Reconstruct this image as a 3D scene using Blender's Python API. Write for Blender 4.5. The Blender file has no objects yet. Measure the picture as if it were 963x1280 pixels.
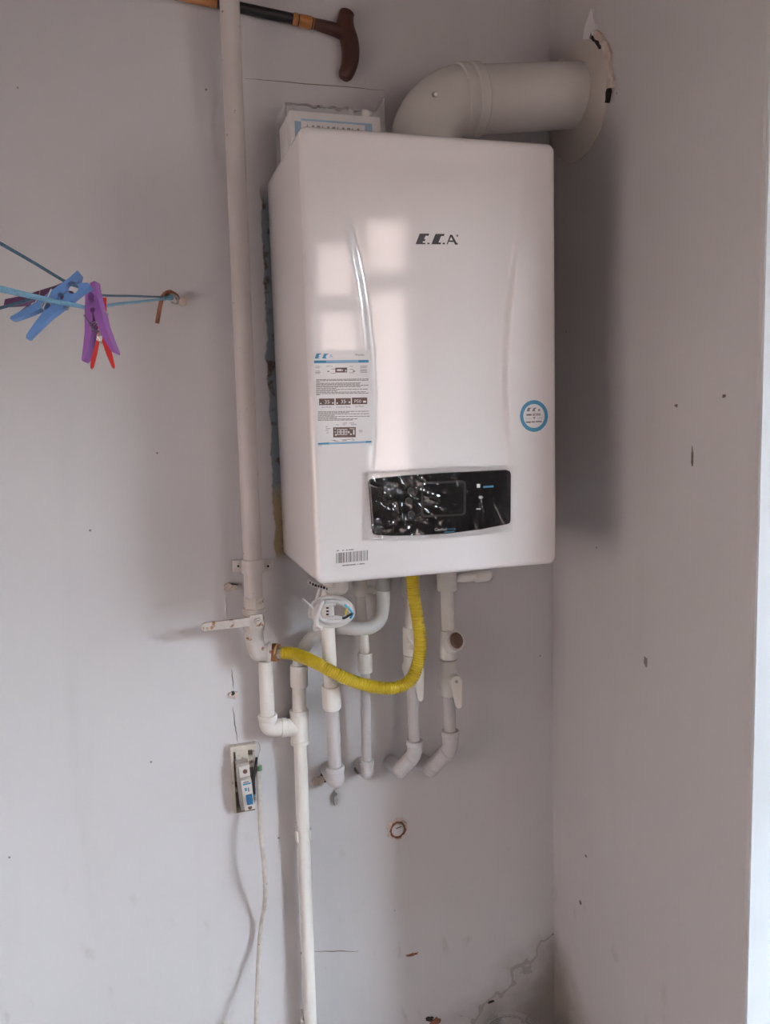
import bpy, bmesh, math, random
from mathutils import Vector, Matrix, noise

# ------------------------------------------------------------------ camera, sky, sun, exposure
SC = bpy.context.scene
COL = SC.collection
Z0 = 1.30                                   # underside of the boiler above the floor
F, YAW, PITCH, ROLL = 1040.5, 0.2985, 0.12006, -0.02924
CAM = Vector((-0.27555, -1.57923, 0.27166 + Z0))
_r = Vector((math.cos(YAW), -math.sin(YAW), 0))
FW = Vector((math.sin(YAW) * math.cos(PITCH), math.cos(YAW) * math.cos(PITCH), -math.sin(PITCH)))
_u = _r.cross(FW)
RT = _r * math.cos(ROLL) + _u * math.sin(ROLL)
UP = -_r * math.sin(ROLL) + _u * math.cos(ROLL)
cam_data = bpy.data.cameras.new('camera')
cam = bpy.data.objects.new('camera', cam_data)
COL.objects.link(cam)
M = Matrix((RT, UP, -FW)).transposed().to_4x4()
M.translation = CAM
cam.matrix_world = M
cam_data.sensor_fit = 'HORIZONTAL'
cam_data.sensor_width = 36.0
cam_data.lens = F / 963.0 * 36.0
cam_data.clip_start = 0.02
SC.camera = cam

world = bpy.data.worlds.new('overcast_sky')
SC.world = world
world.use_nodes = True
bg = world.node_tree.nodes['Background']
bg.inputs[0].default_value = (0.80, 0.90, 1.0, 1)
bg.inputs[1].default_value = 56.0

sun_d = bpy.data.lights.new('sun', 'SUN')
sun_d.energy = 4.0
sun_d.angle = math.radians(3)
sun_d.color = (1.0, 0.93, 0.85)
sun = bpy.data.objects.new('sun', sun_d)
COL.objects.link(sun)
sun.location = (0, 3, 8)
sun.rotation_euler = (math.radians(-48), 0, math.radians(20))   # shines from behind the back wall onto the added building opposite

SC.view_settings.view_transform = 'Standard'
SC.view_settings.look = 'None'
SC.view_settings.gamma = 1.0
SC.view_settings.use_curve_mapping = False
SC.view_settings.exposure = -0.03

# ------------------------------------------------------------------ helpers
def at(px, py, y):
    """the point of the plane at depth y that the photograph shows at this pixel"""
    d = FW + RT * ((px - 481.5) / F) - UP * ((py - 640) / F)
    return CAM + d * ((y - CAM.y) / d.y)
def atx(px, py, x):
    d = FW + RT * ((px - 481.5) / F) - UP * ((py - 640) / F)
    return CAM + d * ((x - CAM.x) / d.x)

def frame_of(a):
    a = a.normalized()
    h = Vector((0, 0, 1)) if abs(a.z) < 0.9 else Vector((1, 0, 0))
    n = a.cross(h).normalized()
    return n, a.cross(n).normalized()

def smooth_path(pts, n=8):
    P = [Vector(p) for p in pts]
    if len(P) < 3: return P
    Q = [P[0] * 2 - P[1]] + P + [P[-1] * 2 - P[-2]]
    out = []
    for i in range(1, len(Q) - 2):
        a, b, c, d = Q[i-1], Q[i], Q[i+1], Q[i+2]
        for k in range(n):
            t = k / n
            out.append(0.5 * ((2*b) + (c-a)*t + (2*a-5*b+4*c-d)*t*t + (3*b-a-3*c+d)*t**3))
    out.append(P[-1])
    return out

def resample(P, step):
    out = [P[0].copy()]; acc = 0.0
    for a, b in zip(P, P[1:]):
        L = (b - a).length; pos = 0.0
        while acc + (L - pos) >= step:
            pos += step - acc; acc = 0.0
            out.append(a.lerp(b, pos / L))
        acc += L - pos
    if (out[-1] - P[-1]).length > step * .3: out.append(P[-1].copy())
    return out

def fillet(pts, rad, n=7):
    """polyline with its inner corners rounded"""
    P = [Vector(p) for p in pts]; out = [P[0]]
    for i in range(1, len(P) - 1):
        a, b, c = P[i-1], P[i], P[i+1]
        d1 = (a-b); d2 = (c-b)
        r = min(rad, d1.length*.49, d2.length*.49)
        s = b + d1.normalized()*r; e = b + d2.normalized()*r
        for k in range(n + 1):
            t = k/n
            out.append(s*(1-t)**2 + b*2*t*(1-t) + e*t*t)
    out.append(P[-1])
    return out

def tube(path, r, seg=16, caps=True):
    """r: number, list or function of 0..1"""
    P = [Vector(p) for p in path]; n = len(P)
    rad = (lambda i: r(i/(n-1))) if callable(r) else ((lambda i: r[i]) if isinstance(r, (list, tuple)) else (lambda i: r))
    T = [(P[min(i+1, n-1)] - P[max(i-1, 0)]).normalized() for i in range(n)]
    nrm, _ = frame_of(T[0])
    V, Fc = [], []
    for i in range(n):
        nrm = (nrm - T[i] * nrm.dot(T[i])).normalized()
        b = T[i].cross(nrm)
        for k in range(seg):
            a = 2*math.pi*k/seg
            V.append(P[i] + (nrm*math.cos(a) + b*math.sin(a))*rad(i))
    for i in range(n-1):
        for k in range(seg):
            k2 = (k+1) % seg
            Fc.append((i*seg+k, i*seg+k2, (i+1)*seg+k2, (i+1)*seg+k))
    if caps:
        Fc.append(tuple(range(seg))[::-1]); Fc.append(tuple((n-1)*seg+k for k in range(seg)))
    return V, Fc

def rev(p0, p1, prof, seg=24, caps=True):
    """revolve (t, radius) pairs about the axis p0 -> p1"""
    p0, p1 = Vector(p0), Vector(p1)
    a = p1 - p0; n, b = frame_of(a)
    V, Fc = [], []
    for t, r in prof:
        for k in range(seg):
            w = 2*math.pi*k/seg
            V.append(p0 + a*t + (n*math.cos(w) + b*math.sin(w))*r)
    m = len(prof)
    for i in range(m-1):
        for k in range(seg):
            k2 = (k+1) % seg
            Fc.append((i*seg+k, (i+1)*seg+k, (i+1)*seg+k2, i*seg+k2))
    if caps:
        Fc.append(tuple(range(seg))); Fc.append(tuple((m-1)*seg+k for k in range(seg))[::-1])
    return V, Fc

def sleeve(p0, p1, r, seg=24):
    L = (Vector(p1) - Vector(p0)).length; c = min(.0016/L, .2)
    return rev(p0, p1, [(0, r*.8), (0, r*.93), (c, r), (1-c, r), (1, r*.93), (1, r*.8)], seg)

def ball(c, r, seg=16, rings=8, sc=(1, 1, 1)):
    V, Fc = [], []
    c = Vector(c)
    for i in range(rings+1):
        th = math.pi*i/rings
        for k in range(seg):
            ph = 2*math.pi*k/seg
            V.append(c + Vector((r*sc[0]*math.sin(th)*math.cos(ph), r*sc[1]*math.sin(th)*math.sin(ph), r*sc[2]*math.cos(th))))
    for i in range(rings):
        for k in range(seg):
            k2 = (k+1) % seg
            Fc.append((i*seg+k, i*seg+k2, (i+1)*seg+k2, (i+1)*seg+k))
    return V, Fc

def prism(poly, off):
    """polygon (3-D points) given thickness along off"""
    P = [Vector(p) for p in poly]; o = Vector(off); n = len(P)
    V = P + [p + o for p in P]
    Fc = [tuple(range(n)), tuple(range(n, 2*n))[::-1]] + [(i, (i+1) % n, n+(i+1) % n, n+i) for i in range(n)]
    return V, Fc

def bbox(x0, x1, y0, y1, z0, z1, bev=0.0, seg=2):
    bm = bmesh.new(); bmesh.ops.create_cube(bm, size=1)
    for v in bm.verts:
        v.co = Vector((x0 + (v.co.x+.5)*(x1-x0), y0 + (v.co.y+.5)*(y1-y0), z0 + (v.co.z+.5)*(z1-z0)))
    if bev: bmesh.ops.bevel(bm, geom=bm.edges[:], offset=bev, segments=seg, profile=.6, affect='EDGES')
    bm.verts.index_update()
    V = [v.co.copy() for v in bm.verts]; Fc = [tuple(v.index for v in f.verts) for f in bm.faces]
    bm.free(); return V, Fc

def obox(c, ax, ay, az, sx, sy, sz, bev=0.0):
    """box of size sx, sy, sz about c in the frame ax, ay, az"""
    V, Fc = bbox(-sx/2, sx/2, -sy/2, sy/2, -sz/2, sz/2, bev)
    c = Vector(c)
    return [c + ax*v.x + ay*v.y + az*v.z for v in V], Fc

LOC = {}
def base_of(V):
    xs = [v.x for v in V]; ys = [v.y for v in V]; zs = [v.z for v in V]
    return Vector(((min(xs)+max(xs))/2, (min(ys)+max(ys))/2, min(zs)))

def mk(name, datas, mat, parent=None, label=None, cat=None, group=None, kind=None, sharp=35, origin=None, flip=True):
    if isinstance(datas, tuple): datas = [datas]
    V, Fc = [], []
    for v, f in datas:
        o = len(V); V += [Vector(p) for p in v]; Fc += [tuple(i+o for i in t) for t in f]
    if parent is not None: base = LOC[parent.name]
    else: base = origin if origin is not None else base_of(V)
    me = bpy.data.meshes.new(name)
    me.from_pydata([v - base for v in V], [], Fc)
    if flip:
        bm = bmesh.new(); bm.from_mesh(me)
        bmesh.ops.recalc_face_normals(bm, faces=bm.faces[:]); bm.to_mesh(me); bm.free()
    me.polygons.foreach_set('use_smooth', [True]*len(me.polygons))
    me.set_sharp_from_angle(angle=math.radians(sharp))
    me.materials.append(mat)
    ob = bpy.data.objects.new(name, me); COL.objects.link(ob)
    if parent is not None: ob.parent = parent
    else: ob.location = base
    LOC[ob.name] = base
    if label: ob['label'] = label
    if cat: ob['category'] = cat
    if group: ob['group'] = group
    if kind: ob['kind'] = kind
    return ob

def thing(name, loc, label, cat, group=None):
    o = bpy.data.objects.new(name, None); COL.objects.link(o)
    o.empty_display_size = .05
    o.location = Vector(loc); LOC[o.name] = Vector(loc)
    o['label'] = label; o['category'] = cat
    if group: o['group'] = group
    return o

_font_cache = {}
def text_data(s, mapf, size=1.0, bold=0.0):
    """flat lettering as mesh data; mapf turns (x, y) of the text line into a point"""
    cu = bpy.data.curves.new('lettering', 'FONT'); cu.body = s; cu.size = size; cu.offset = bold
    cu.resolution_u = 2
    ob = bpy.data.objects.new('lettering', cu); COL.objects.link(ob)
    dg = bpy.context.evaluated_depsgraph_get()
    me = bpy.data.meshes.new_from_object(ob.evaluated_get(dg))
    V = [mapf(v.co.x, v.co.y) for v in me.vertices]; Fc = [tuple(p.vertices) for p in me.polygons]
    bpy.data.objects.remove(ob); bpy.data.curves.remove(cu); bpy.data.meshes.remove(me)
    return V, Fc

# ------------------------------------------------------------------ materials
def newmat(name):
    m = bpy.data.materials.new(name); m.use_nodes = True
    nt = m.node_tree; return m, nt, nt.nodes['Principled BSDF']

def mat(name, col, rough=.5, metal=0.0, coat=0.0, var=.08, vscale=20, bump=.0, bscale=200, spots=None, spot_scale=60, spot_t=.72, trans=0.0, ior=1.5, spec=.5):
    m, nt, b = newmat(name); N, L = nt.nodes, nt.links
    tc = N.new('ShaderNodeTexCoord')
    nz = N.new('ShaderNodeTexNoise'); nz.inputs['Scale'].default_value = vscale; nz.inputs['Detail'].default_value = 4
    L.new(tc.outputs['Object'], nz.inputs['Vector'])
    rp = N.new('ShaderNodeValToRGB')
    rp.color_ramp.elements[0].position = .3; rp.color_ramp.elements[1].position = .7
    rp.color_ramp.elements[0].color = (*[c*(1-var) for c in col], 1)
    rp.color_ramp.elements[1].color = (*[min(1, c*(1+var*.5)) for c in col], 1)
    L.new(nz.outputs['Fac'], rp.inputs['Fac'])
    out = rp.outputs['Color']
    if spots:
        n2 = N.new('ShaderNodeTexNoise'); n2.inputs['Scale'].default_value = spot_scale; n2.inputs['Detail'].default_value = 3
        L.new(tc.outputs['Object'], n2.inputs['Vector'])
        r2 = N.new('ShaderNodeValToRGB'); r2.color_ramp.elements[0].position = spot_t; r2.color_ramp.elements[1].position = spot_t+.06
        L.new(n2.outputs['Fac'], r2.inputs['Fac'])
        mx = N.new('ShaderNodeMix'); mx.data_type = 'RGBA'
        L.new(r2.outputs['Color'], mx.inputs['Factor']); L.new(out, mx.inputs['A']); mx.inputs['B'].default_value = (*spots, 1)
        out = mx.outputs['Result']
    L.new(out, b.inputs['Base Color'])
    b.inputs['Roughness'].default_value = rough; b.inputs['Metallic'].default_value = metal
    b.inputs['Coat Weight'].default_value = coat; b.inputs['Coat Roughness'].default_value = .06
    b.inputs['Specular IOR Level'].default_value = spec
    b.inputs['Transmission Weight'].default_value = trans; b.inputs['IOR'].default_value = ior
    if bump:
        n3 = N.new('ShaderNodeTexNoise'); n3.inputs['Scale'].default_value = bscale; n3.inputs['Detail'].default_value = 3
        L.new(tc.outputs['Object'], n3.inputs['Vector'])
        bp = N.new('ShaderNodeBump'); bp.inputs['Strength'].default_value = bump; bp.inputs['Distance'].default_value = .002
        L.new(n3.outputs['Fac'], bp.inputs['Height']); L.new(bp.outputs['Normal'], b.inputs['Normal'])
    return m

def math_node(nt, op, a, b=None, c=None):
    n = nt.nodes.new('ShaderNodeMath'); n.operation = op
    for i, v in enumerate((a, b, c)):
        if v is None: continue
        if isinstance(v, (int, float)): n.inputs[i].default_value = v
        else: nt.links.new(v, n.inputs[i])
    return n.outputs[0]

def wall_mat(name, col, which):
    """old paint: faint blotches, fine vertical runs, fly specks, mildew in the low corner, bare strip behind the boiler"""
    m, nt, b = newmat(name); N, L = nt.nodes, nt.links
    geo = N.new('ShaderNodeNewGeometry')
    sep = N.new('ShaderNodeSeparateXYZ'); L.new(geo.outputs['Position'], sep.inputs[0])
    X, Y, Z = sep.outputs
    def nz(scale, detail=4, vec=None, sx=None):
        n = N.new('ShaderNodeTexNoise'); n.inputs['Scale'].default_value = scale; n.inputs['Detail'].default_value = detail
        if sx:
            mp = N.new('ShaderNodeMapping'); mp.inputs['Scale'].default_value = sx
            L.new(geo.outputs['Position'], mp.inputs['Vector']); L.new(mp.outputs[0], n.inputs['Vector'])
        else: L.new(geo.outputs['Position'], n.inputs['Vector'])
        return n.outputs['Fac']
    def sm(v, lo, hi):
        n = N.new('ShaderNodeMapRange'); n.interpolation_type = 'SMOOTHSTEP'
        L.new(v, n.inputs['Value']); n.inputs['From Min'].default_value = lo; n.inputs['From Max'].default_value = hi
        return n.outputs['Result']
    def mix(f, a, bcol):
        x = N.new('ShaderNodeMix'); x.data_type = 'RGBA'
        L.new(f, x.inputs['Factor'])
        for s, v in (('A', a), ('B', bcol)):
            if isinstance(v, tuple): x.inputs[s].default_value = (*v, 1)
            else: L.new(v, x.inputs[s])
        return x.outputs['Result']
    c = mix(sm(nz(2.2, 5), .3, .7), tuple(v*.95 for v in col), col)
    run = sm(nz(14, 3, sx=(1, 1, .12)), .55, .8)
    c = mix(math_node(nt, 'MULTIPLY', run, .16), c, tuple(v*.72 for v in col))
    # fly specks
    vo = N.new('ShaderNodeTexVoronoi'); vo.inputs['Scale'].default_value = 16; vo.inputs['Randomness'].default_value = 1
    L.new(geo.outputs['Position'], vo.inputs['Vector'])
    spk = math_node(nt, 'MULTIPLY', math_node(nt, 'LESS_THAN', vo.outputs['Distance'], .034), .7)
    gate = math_node(nt, 'GREATER_THAN', nz(5, 2), .52)
    c = mix(math_node(nt, 'MULTIPLY', spk, gate), c, (.10, .075, .06))
    # scuffs low down
    low = sm(Z, .95, .25)
    sc = math_node(nt, 'MULTIPLY', sm(nz(26, 6, sx=(1, 1, .5)), .62, .74), low)
    c = mix(math_node(nt, 'MULTIPLY', sc, .35), c, (.33, .28, .23))
    if which in ('back', 'right'):
        # mildew bloom in the corner, own ragged outline
        dx = math_node(nt, 'SUBTRACT', .60, X) if which == 'back' else math_node(nt, 'MULTIPLY', Y, -1.7)
        q = math_node(nt, 'ADD', math_node(nt, 'MULTIPLY', dx, .75), math_node(nt, 'SUBTRACT', Z, .25))
        q = math_node(nt, 'ADD', q, math_node(nt, 'MULTIPLY', math_node(nt, 'SUBTRACT', nz(9, 5), .5), .28))
        c = mix(math_node(nt, 'MULTIPLY', sm(q, .26, .0), .75), c, (.17, .13, .09))
        edge = math_node(nt, 'MULTIPLY', math_node(nt, 'LESS_THAN', math_node(nt, 'ABSOLUTE', math_node(nt, 'SUBTRACT', q, .15)), .006), .35)
        if which == 'back': c = mix(edge, c, (.17, .13, .09))
    if which == 'back':
        # never repainted strip behind the boiler: blue-grey old coat, tan plaster at its foot
        e = math_node(nt, 'ADD', X, math_node(nt, 'MULTIPLY', math_node(nt, 'SUBTRACT', nz(30, 4), .5), .02))
        st = math_node(nt, 'MULTIPLY', math_node(nt, 'MULTIPLY', sm(e, -.014, -.010), sm(X, .5, .42)), math_node(nt, 'MULTIPLY', sm(Z, 1.285, 1.31), sm(Z, 2.0, 1.95)))
        tone = mix(sm(math_node(nt, 'ADD', Z, math_node(nt, 'MULTIPLY', nz(25), .1)), 1.46, 1.50), (.42, .33, .20), (.24, .29, .33))
        tone = mix(sm(nz(40, 4), .52, .66), tone, (.12, .09, .07))
        c = mix(st, c, tone)
    L.new(c, b.inputs['Base Color'])
    b.inputs['Roughness'].default_value = .62
    b.inputs['Specular IOR Level'].default_value = .3
    bp = N.new('ShaderNodeBump'); bp.inputs['Strength'].default_value = .25; bp.inputs['Distance'].default_value = .004
    hh = math_node(nt, 'ADD', nz(9, 3), math_node(nt, 'MULTIPLY', nz(120, 3), .12))
    L.new(hh, bp.inputs['Height']); L.new(bp.outputs['Normal'], b.inputs['Normal'])
    return m

def film_mat(name, gloss=.3, rough=.12, tint=(1, 1, 1), haze=.04, ripple=.3):
    m = bpy.data.materials.new(name); m.use_nodes = True
    nt = m.node_tree; N, L = nt.nodes, nt.links
    for n in list(N): N.remove(n)
    out = N.new('ShaderNodeOutputMaterial')
    tr = N.new('ShaderNodeBsdfTransparent'); tr.inputs[0].default_value = (*tint, 1)
    gl = N.new('ShaderNodeBsdfGlossy'); gl.inputs['Roughness'].default_value = rough
    df = N.new('ShaderNodeBsdfDiffuse'); df.inputs[0].default_value = (.85, .85, .86, 1)
    tc = N.new('ShaderNodeTexCoord')
    nz = N.new('ShaderNodeTexNoise'); nz.inputs['Scale'].default_value = 90; nz.inputs['Detail'].default_value = 2
    L.new(tc.outputs['Object'], nz.inputs['Vector'])
    bp = N.new('ShaderNodeBump'); bp.inputs['Strength'].default_value = ripple; bp.inputs['Distance'].default_value = .003
    L.new(nz.outputs['Fac'], bp.inputs['Height']); L.new(bp.outputs['Normal'], gl.inputs['Normal'])
    lw = N.new('ShaderNodeFresnel'); lw.inputs['IOR'].default_value = 1.5
    fac = math_node(nt, 'ADD', math_node(nt, 'MULTIPLY', lw.outputs[0], gloss*1.6), gloss*.12)
    m1 = N.new('ShaderNodeMixShader'); L.new(fac, m1.inputs[0]); L.new(tr.outputs[0], m1.inputs[1]); L.new(gl.outputs[0], m1.inputs[2])
    m2 = N.new('ShaderNodeMixShader'); m2.inputs[0].default_value = haze; L.new(m1.outputs[0], m2.inputs[1]); L.new(df.outputs[0], m2.inputs[2])
    L.new(m2.outputs[0], out.inputs[0])
    return m

PAINT = (.655, .638, .648)
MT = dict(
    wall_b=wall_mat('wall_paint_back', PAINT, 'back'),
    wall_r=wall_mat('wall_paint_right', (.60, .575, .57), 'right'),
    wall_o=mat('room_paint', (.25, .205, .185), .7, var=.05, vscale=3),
    white_wall=mat('white_reveal_paint', (.70, .73, .76), .55, var=.05, vscale=6, bump=.15, bscale=40, spots=(.45, .42, .38), spot_scale=35, spot_t=.73),
    floor=mat('floor_tile', (.56, .55, .55), .45, var=.1, vscale=8),
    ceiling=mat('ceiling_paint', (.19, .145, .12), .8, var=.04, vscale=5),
    outside=mat('render_pink', (.21, .147, .12), .8, var=.1, vscale=1),
    outside_dark=mat('render_brown', (.15, .115, .095), .8, var=.1, vscale=1),
    street=mat('street_paving', (.25, .23, .21), .8, var=.1, vscale=2),
    upvc=mat('window_upvc', (.80, .80, .80), .35, var=.03),
    enamel=mat('boiler_enamel', (.86, .83, .83), .28, coat=1.0, var=.015, vscale=3, spec=.5),
    sheet=mat('boiler_sheet_metal', (.40, .39, .38), .5, var=.06),
    black=mat('black_gloss_plastic', (.008, .008, .010), .09, var=.1, spec=.35),
    screen=mat('display_window', (.012, .013, .015), .06, var=.1, spec=.5),
    button=mat('grey_button_plastic', (.022, .021, .021), .3, var=.1),
    ink=mat('black_ink', (.018, .014, .025), .3, var=.15),
    ink_grey=mat('grey_ink', (.24, .215, .21), .7, var=.1),
    ink_blue=mat('blue_ink', (.05, .27, .46), .45, var=.12),
    ink_pale=mat('pale_blue_ink', (.30, .50, .70), .5, var=.1),
    ink_brown=mat('brown_ink', (.16, .10, .085), .5, var=.35, vscale=60),
    ink_white=mat('white_ink', (.78, .78, .78), .5, var=.03),
    paper=mat('sticker_paper', (.82, .80, .80), .45, var=.02, vscale=30, coat=.3),
    flue=mat('flue_white', (.72, .69, .66), .30, coat=.6, var=.04, vscale=8),
    rosette=mat('rosette_rubber', (.60, .54, .49), .55, var=.08, vscale=15),
    gasket=mat('grey_gasket', (.30, .30, .30), .6),
    plaster=mat('raw_plaster', (.66, .56, .50), .9, var=.25, vscale=60, bump=.6, bscale=150),
    dark=mat('dark_gap', (.018, .014, .012), .95),  # shade inside gaps and holes is put into this near-black
    painted=mat('painted_steel', (.62, .57, .55), .42, var=.06, vscale=12, bump=.15, bscale=60, spots=(.22, .10, .045), spot_scale=75, spot_t=.695),
    valve=mat('painted_brass_valve', (.60, .55, .51), .5, var=.12, vscale=25, bump=.5, bscale=70, spots=(.30, .15, .07), spot_scale=55, spot_t=.60),
    brass=mat('rusty_brass', (.40, .20, .075), .5, metal=.5, var=.35, vscale=90),
    steel=mat('steel', (.50, .48, .45), .3, metal=1.0, var=.15, vscale=60),
    yellow=mat('yellow_pvc', (.53, .385, .004), .38, var=.08, vscale=30, coat=.15),
    ppr=mat('white_plastic_pipe', (.84, .82, .78), .36, var=.04, vscale=20),
    ppr_paint=mat('pipe_wall_paint', (.60, .58, .585), .55, var=.08, vscale=18, bump=.2, bscale=90, spots=(.33, .29, .26), spot_scale=90, spot_t=.74),
    hose_grey=mat('grey_hose', (.60, .60, .59), .45, var=.04),
    brown=mat('brown_cap', (.15, .085, .055), .35, var=.15, vscale=60),
    cable=mat('white_cable', (.74, .73, .72), .4, var=.04),
    old_cable=mat('old_cable', (.58, .53, .49), .55, var=.2, vscale=60, spots=(.32, .24, .18), spot_scale=70, spot_t=.66),
    wire_blue=mat('blue_wire', (.03, .32, .55), .4), wire_black=mat('black_wire', (.012, .012, .016), .4), wire_yellow=mat('yellow_wire', (.65, .48, .05), .4),
    wire_green=mat('green_wire', (.12, .25, .13), .4),
    breaker=mat('breaker_plastic', (.66, .64, .60), .4, var=.05), breaker_grey=mat('breaker_grey', (.42, .39, .36), .5, var=.1),
    toggle=mat('blue_toggle', (.02, .13, .28), .35, var=.1),
    box_old=mat('old_box_plastic', (.60, .55, .48), .55, var=.15, vscale=40, spots=(.25, .15, .09), spot_scale=60, spot_t=.64),
    box_inside=mat('box_shadowed_back', (.20, .16, .12), .8, var=.3, vscale=60),
    lacquer=mat('black_lacquer', (.010, .009, .011), .35, coat=.1),
    orange_wood=mat('orange_wood', (.42, .165, .045), .35, coat=.5, var=.25, vscale=40),
    dark_wood=mat('dark_red_wood', (.058, .016, .011), .4, coat=.15, var=.4, vscale=35),
    rust=mat('rust', (.30, .12, .07), .75, var=.4, vscale=120, bump=.5, bscale=300),
    line_blue=mat('blue_cord', (.20, .44, .60), .6, var=.3, vscale=500, bump=.6, bscale=600),
    line_dark=mat('dark_blue_cord', (.07, .15, .22), .65, var=.3, vscale=500),
    peg_blue=mat('blue_peg', (.13, .27, .56), .4, var=.06), peg_violet=mat('violet_peg', (.32, .12, .40), .4, var=.06),
    peg_purple=mat('dark_purple_peg', (.115, .035, .105), .4, var=.06), peg_red=mat('red_peg', (.55, .025, .02), .38, var=.06),
    film=film_mat('cling_film', .30, .03, haze=.003, ripple=.02), bag=film_mat('clear_bag', .55, .10, haze=.16), tub=film_mat('clear_tub_plastic', .4, .15, haze=.06),
    glass=film_mat('window_glass', .25, .0, haze=0.0),
)

# ------------------------------------------------------------------ the room
XR, YE, ZC = .5826, -.602, 2.78
XL, YF = -1.7, -2.25
def struct(name, d, m, **k): return mk(name, d, m, kind='structure', **k)
wall_back = struct('wall_back', bbox(XL-.15, XR+.15, 0, .15, 0, ZC), MT['wall_b'])
# right wall: its free end is slightly wavy from hand-plastering
def wavy_right():
    V, Fc = [], []; n = 70
    for i in range(n+1):
        z = ZC*i/n
        ye = YE + .0035*noise.noise(Vector((0, 3.1, z*6))) + .0015*noise.noise(Vector((4, 3.1, z*23)))
        V += [Vector((XR, 0, z)), Vector((XR, ye+.003, z)), Vector((XR+.003, ye, z)), Vector((XR+.14, YE, z)), Vector((XR+.14, 0, z))]
    for i in range(n):
        for k in range(5):
            k2 = (k+1) % 5
            Fc.append((i*5+k, i*5+k2, (i+1)*5+k2, (i+1)*5+k))
    Fc += [tuple(range(5)), tuple(n*5+k for k in range(5))[::-1]]
    return V, Fc
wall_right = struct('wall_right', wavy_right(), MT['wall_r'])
struct('wall_return', bbox(XR+.0035, 3.3, YE-.0045, YE+.12, 0, ZC), MT['white_wall'])
LW = (-1.66, -.56, .78, 1.70)
struct('wall_left', [bbox(XL-.15, XL, YF, LW[0], 0, ZC), bbox(XL-.15, XL, LW[1], 0, 0, ZC), bbox(XL-.15, XL, LW[0], LW[1], 0, LW[2]), bbox(XL-.15, XL, LW[0], LW[1], LW[3], ZC)], MT['wall_o'])
struct('wall_side', bbox(3.3, 3.45, YF, YE+.12, 0, ZC), MT['wall_o'])
struct('floor', bbox(XL-.15, 3.45, YF-.15, .15, -.12, 0), MT['floor'])
struct('ceiling', bbox(XL-.15, 3.45, YF-.15, .15, ZC, ZC+.15), MT['ceiling'])
# wall behind the camera: a small window and, to its right, a tall glazed balcony opening
XS = 3.3
WIN = [(.44, .905, 1.40, 2.28), (1.53, 2.45, 1.16, 2.46)]
struct('wall_front', [bbox(XL-.15, WIN[0][0], YF-.15, YF, 0, ZC), bbox(WIN[0][1], WIN[1][0], YF-.15, YF, 0, ZC), bbox(WIN[1][1], XS+.15, YF-.15, YF, 0, ZC)]
       + [bbox(w[0], w[1], YF-.15, YF, 0, w[2]) for w in WIN] + [bbox(w[0], w[1], YF-.15, YF, w[3], ZC) for w in WIN], MT['wall_o'])
def window(name, x0, x1, z0, z1, mull, zt):
    w = .05; y0, y1 = YF-.11, YF-.05
    root = struct(name, [bbox(x0, x0+w, y0, y1, z0, z1, .006), bbox(x1-w, x1, y0, y1, z0, z1, .006),
        bbox(x0+w, x1-w, y0, y1, z0, z0+w, .006), bbox(x0+w, x1-w, y0, y1, z1-w, z1, .006)], MT['upvc'])
    for x in mull: mk('mullion', bbox(x-.03, x+.03, y0+.004, y1-.004, z0+w, z1-w, .005), MT['upvc'], root)
    xs = [x0+w] + mull + [x1-w]
    for a, b in zip(xs, xs[1:]):
        a2 = a + (.03 if a in mull else 0); b2 = b - (.03 if b in mull else 0)
        mk('transom', bbox(a2, b2, y0+.004, y1-.004, zt-.035, zt+.035, .005), MT['upvc'], root)
window('window_1', *WIN[0], [.66], 2.0)
window('window_2', *WIN[1], [1.99], 1.58)
w3 = struct('window_3', [bbox(XL-.11, XL-.05, LW[0], LW[0]+.05, LW[2], LW[3], .006), bbox(XL-.11, XL-.05, LW[1]-.05, LW[1], LW[2], LW[3], .006),
    bbox(XL-.11, XL-.05, LW[0]+.05, LW[1]-.05, LW[2], LW[2]+.05, .006), bbox(XL-.11, XL-.05, LW[0]+.05, LW[1]-.05, LW[3]-.05, LW[3], .006)], MT['upvc'])
mk('mullion', bbox(XL-.105, XL-.055, -1.14, -1.08, LW[2]+.05, LW[3]-.05, .005), MT['upvc'], w3)
# outside: street and unseen buildings added to block sky and warm the light
struct('ground', bbox(-40, 40, -60, YF-.5, -6.2, -6.0), MT['street'])
struct('added_building_left', bbox(-10, -9, -11.5, 12, -6.0, 9.0), MT['outside'])
struct('added_building_right', bbox(4.7, 45, -16, -15, -6.0, 5.2), MT['outside_dark'])
struct('added_building_opposite', bbox(-16, 4.6, -13, -12, -6.0, 9.0), MT['outside'])

# marks and damage that stand out on the back wall
def blob(c, rx, rz, n=14, rough=.35, seed=0, nrm='y', thick=.002):
    rnd = random.Random(seed); P = []
    for k in range(n):
        a = 2*math.pi*k/n; q = 1 + rough*(rnd.random()*2-1)
        if nrm == 'y': P.append(c + Vector((rx*q*math.cos(a), -.0002, rz*q*math.sin(a))))
        else: P.append(c + Vector((-.0002, rx*q*math.cos(a), rz*q*math.sin(a))))
    return prism(P, (0, -thick, 0) if nrm == 'y' else (-thick, 0, 0))
def lump(px, py, rpx, rpz, m, name='plaster_chip', seed=1, thick=.004, parent=wall_back):
    c = at(px, py, 0)
    return mk(name, blob(c, rpx/640, rpz/640, seed=seed, thick=thick), m, parent, sharp=20)
lump(288, 734, 8, 5, MT['plaster'], seed=2, thick=.006)
lump(293, 733, 4, 3, MT['box_old'], name='wall_plug', seed=3, thick=.010)
lump(293, 868, 6, 5, MT['plaster'], seed=4, thick=.006)
lump(291, 866, 2.2, 2.0, MT['dark'], name='plug_hole', seed=5, thick=.0065)
lump(398, 975, 8, 7, MT['plaster'], seed=6, thick=.004)
lump(404, 972, 5, 8, MT['dark'], name='painted_gap', seed=7, thick=.003)
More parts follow.
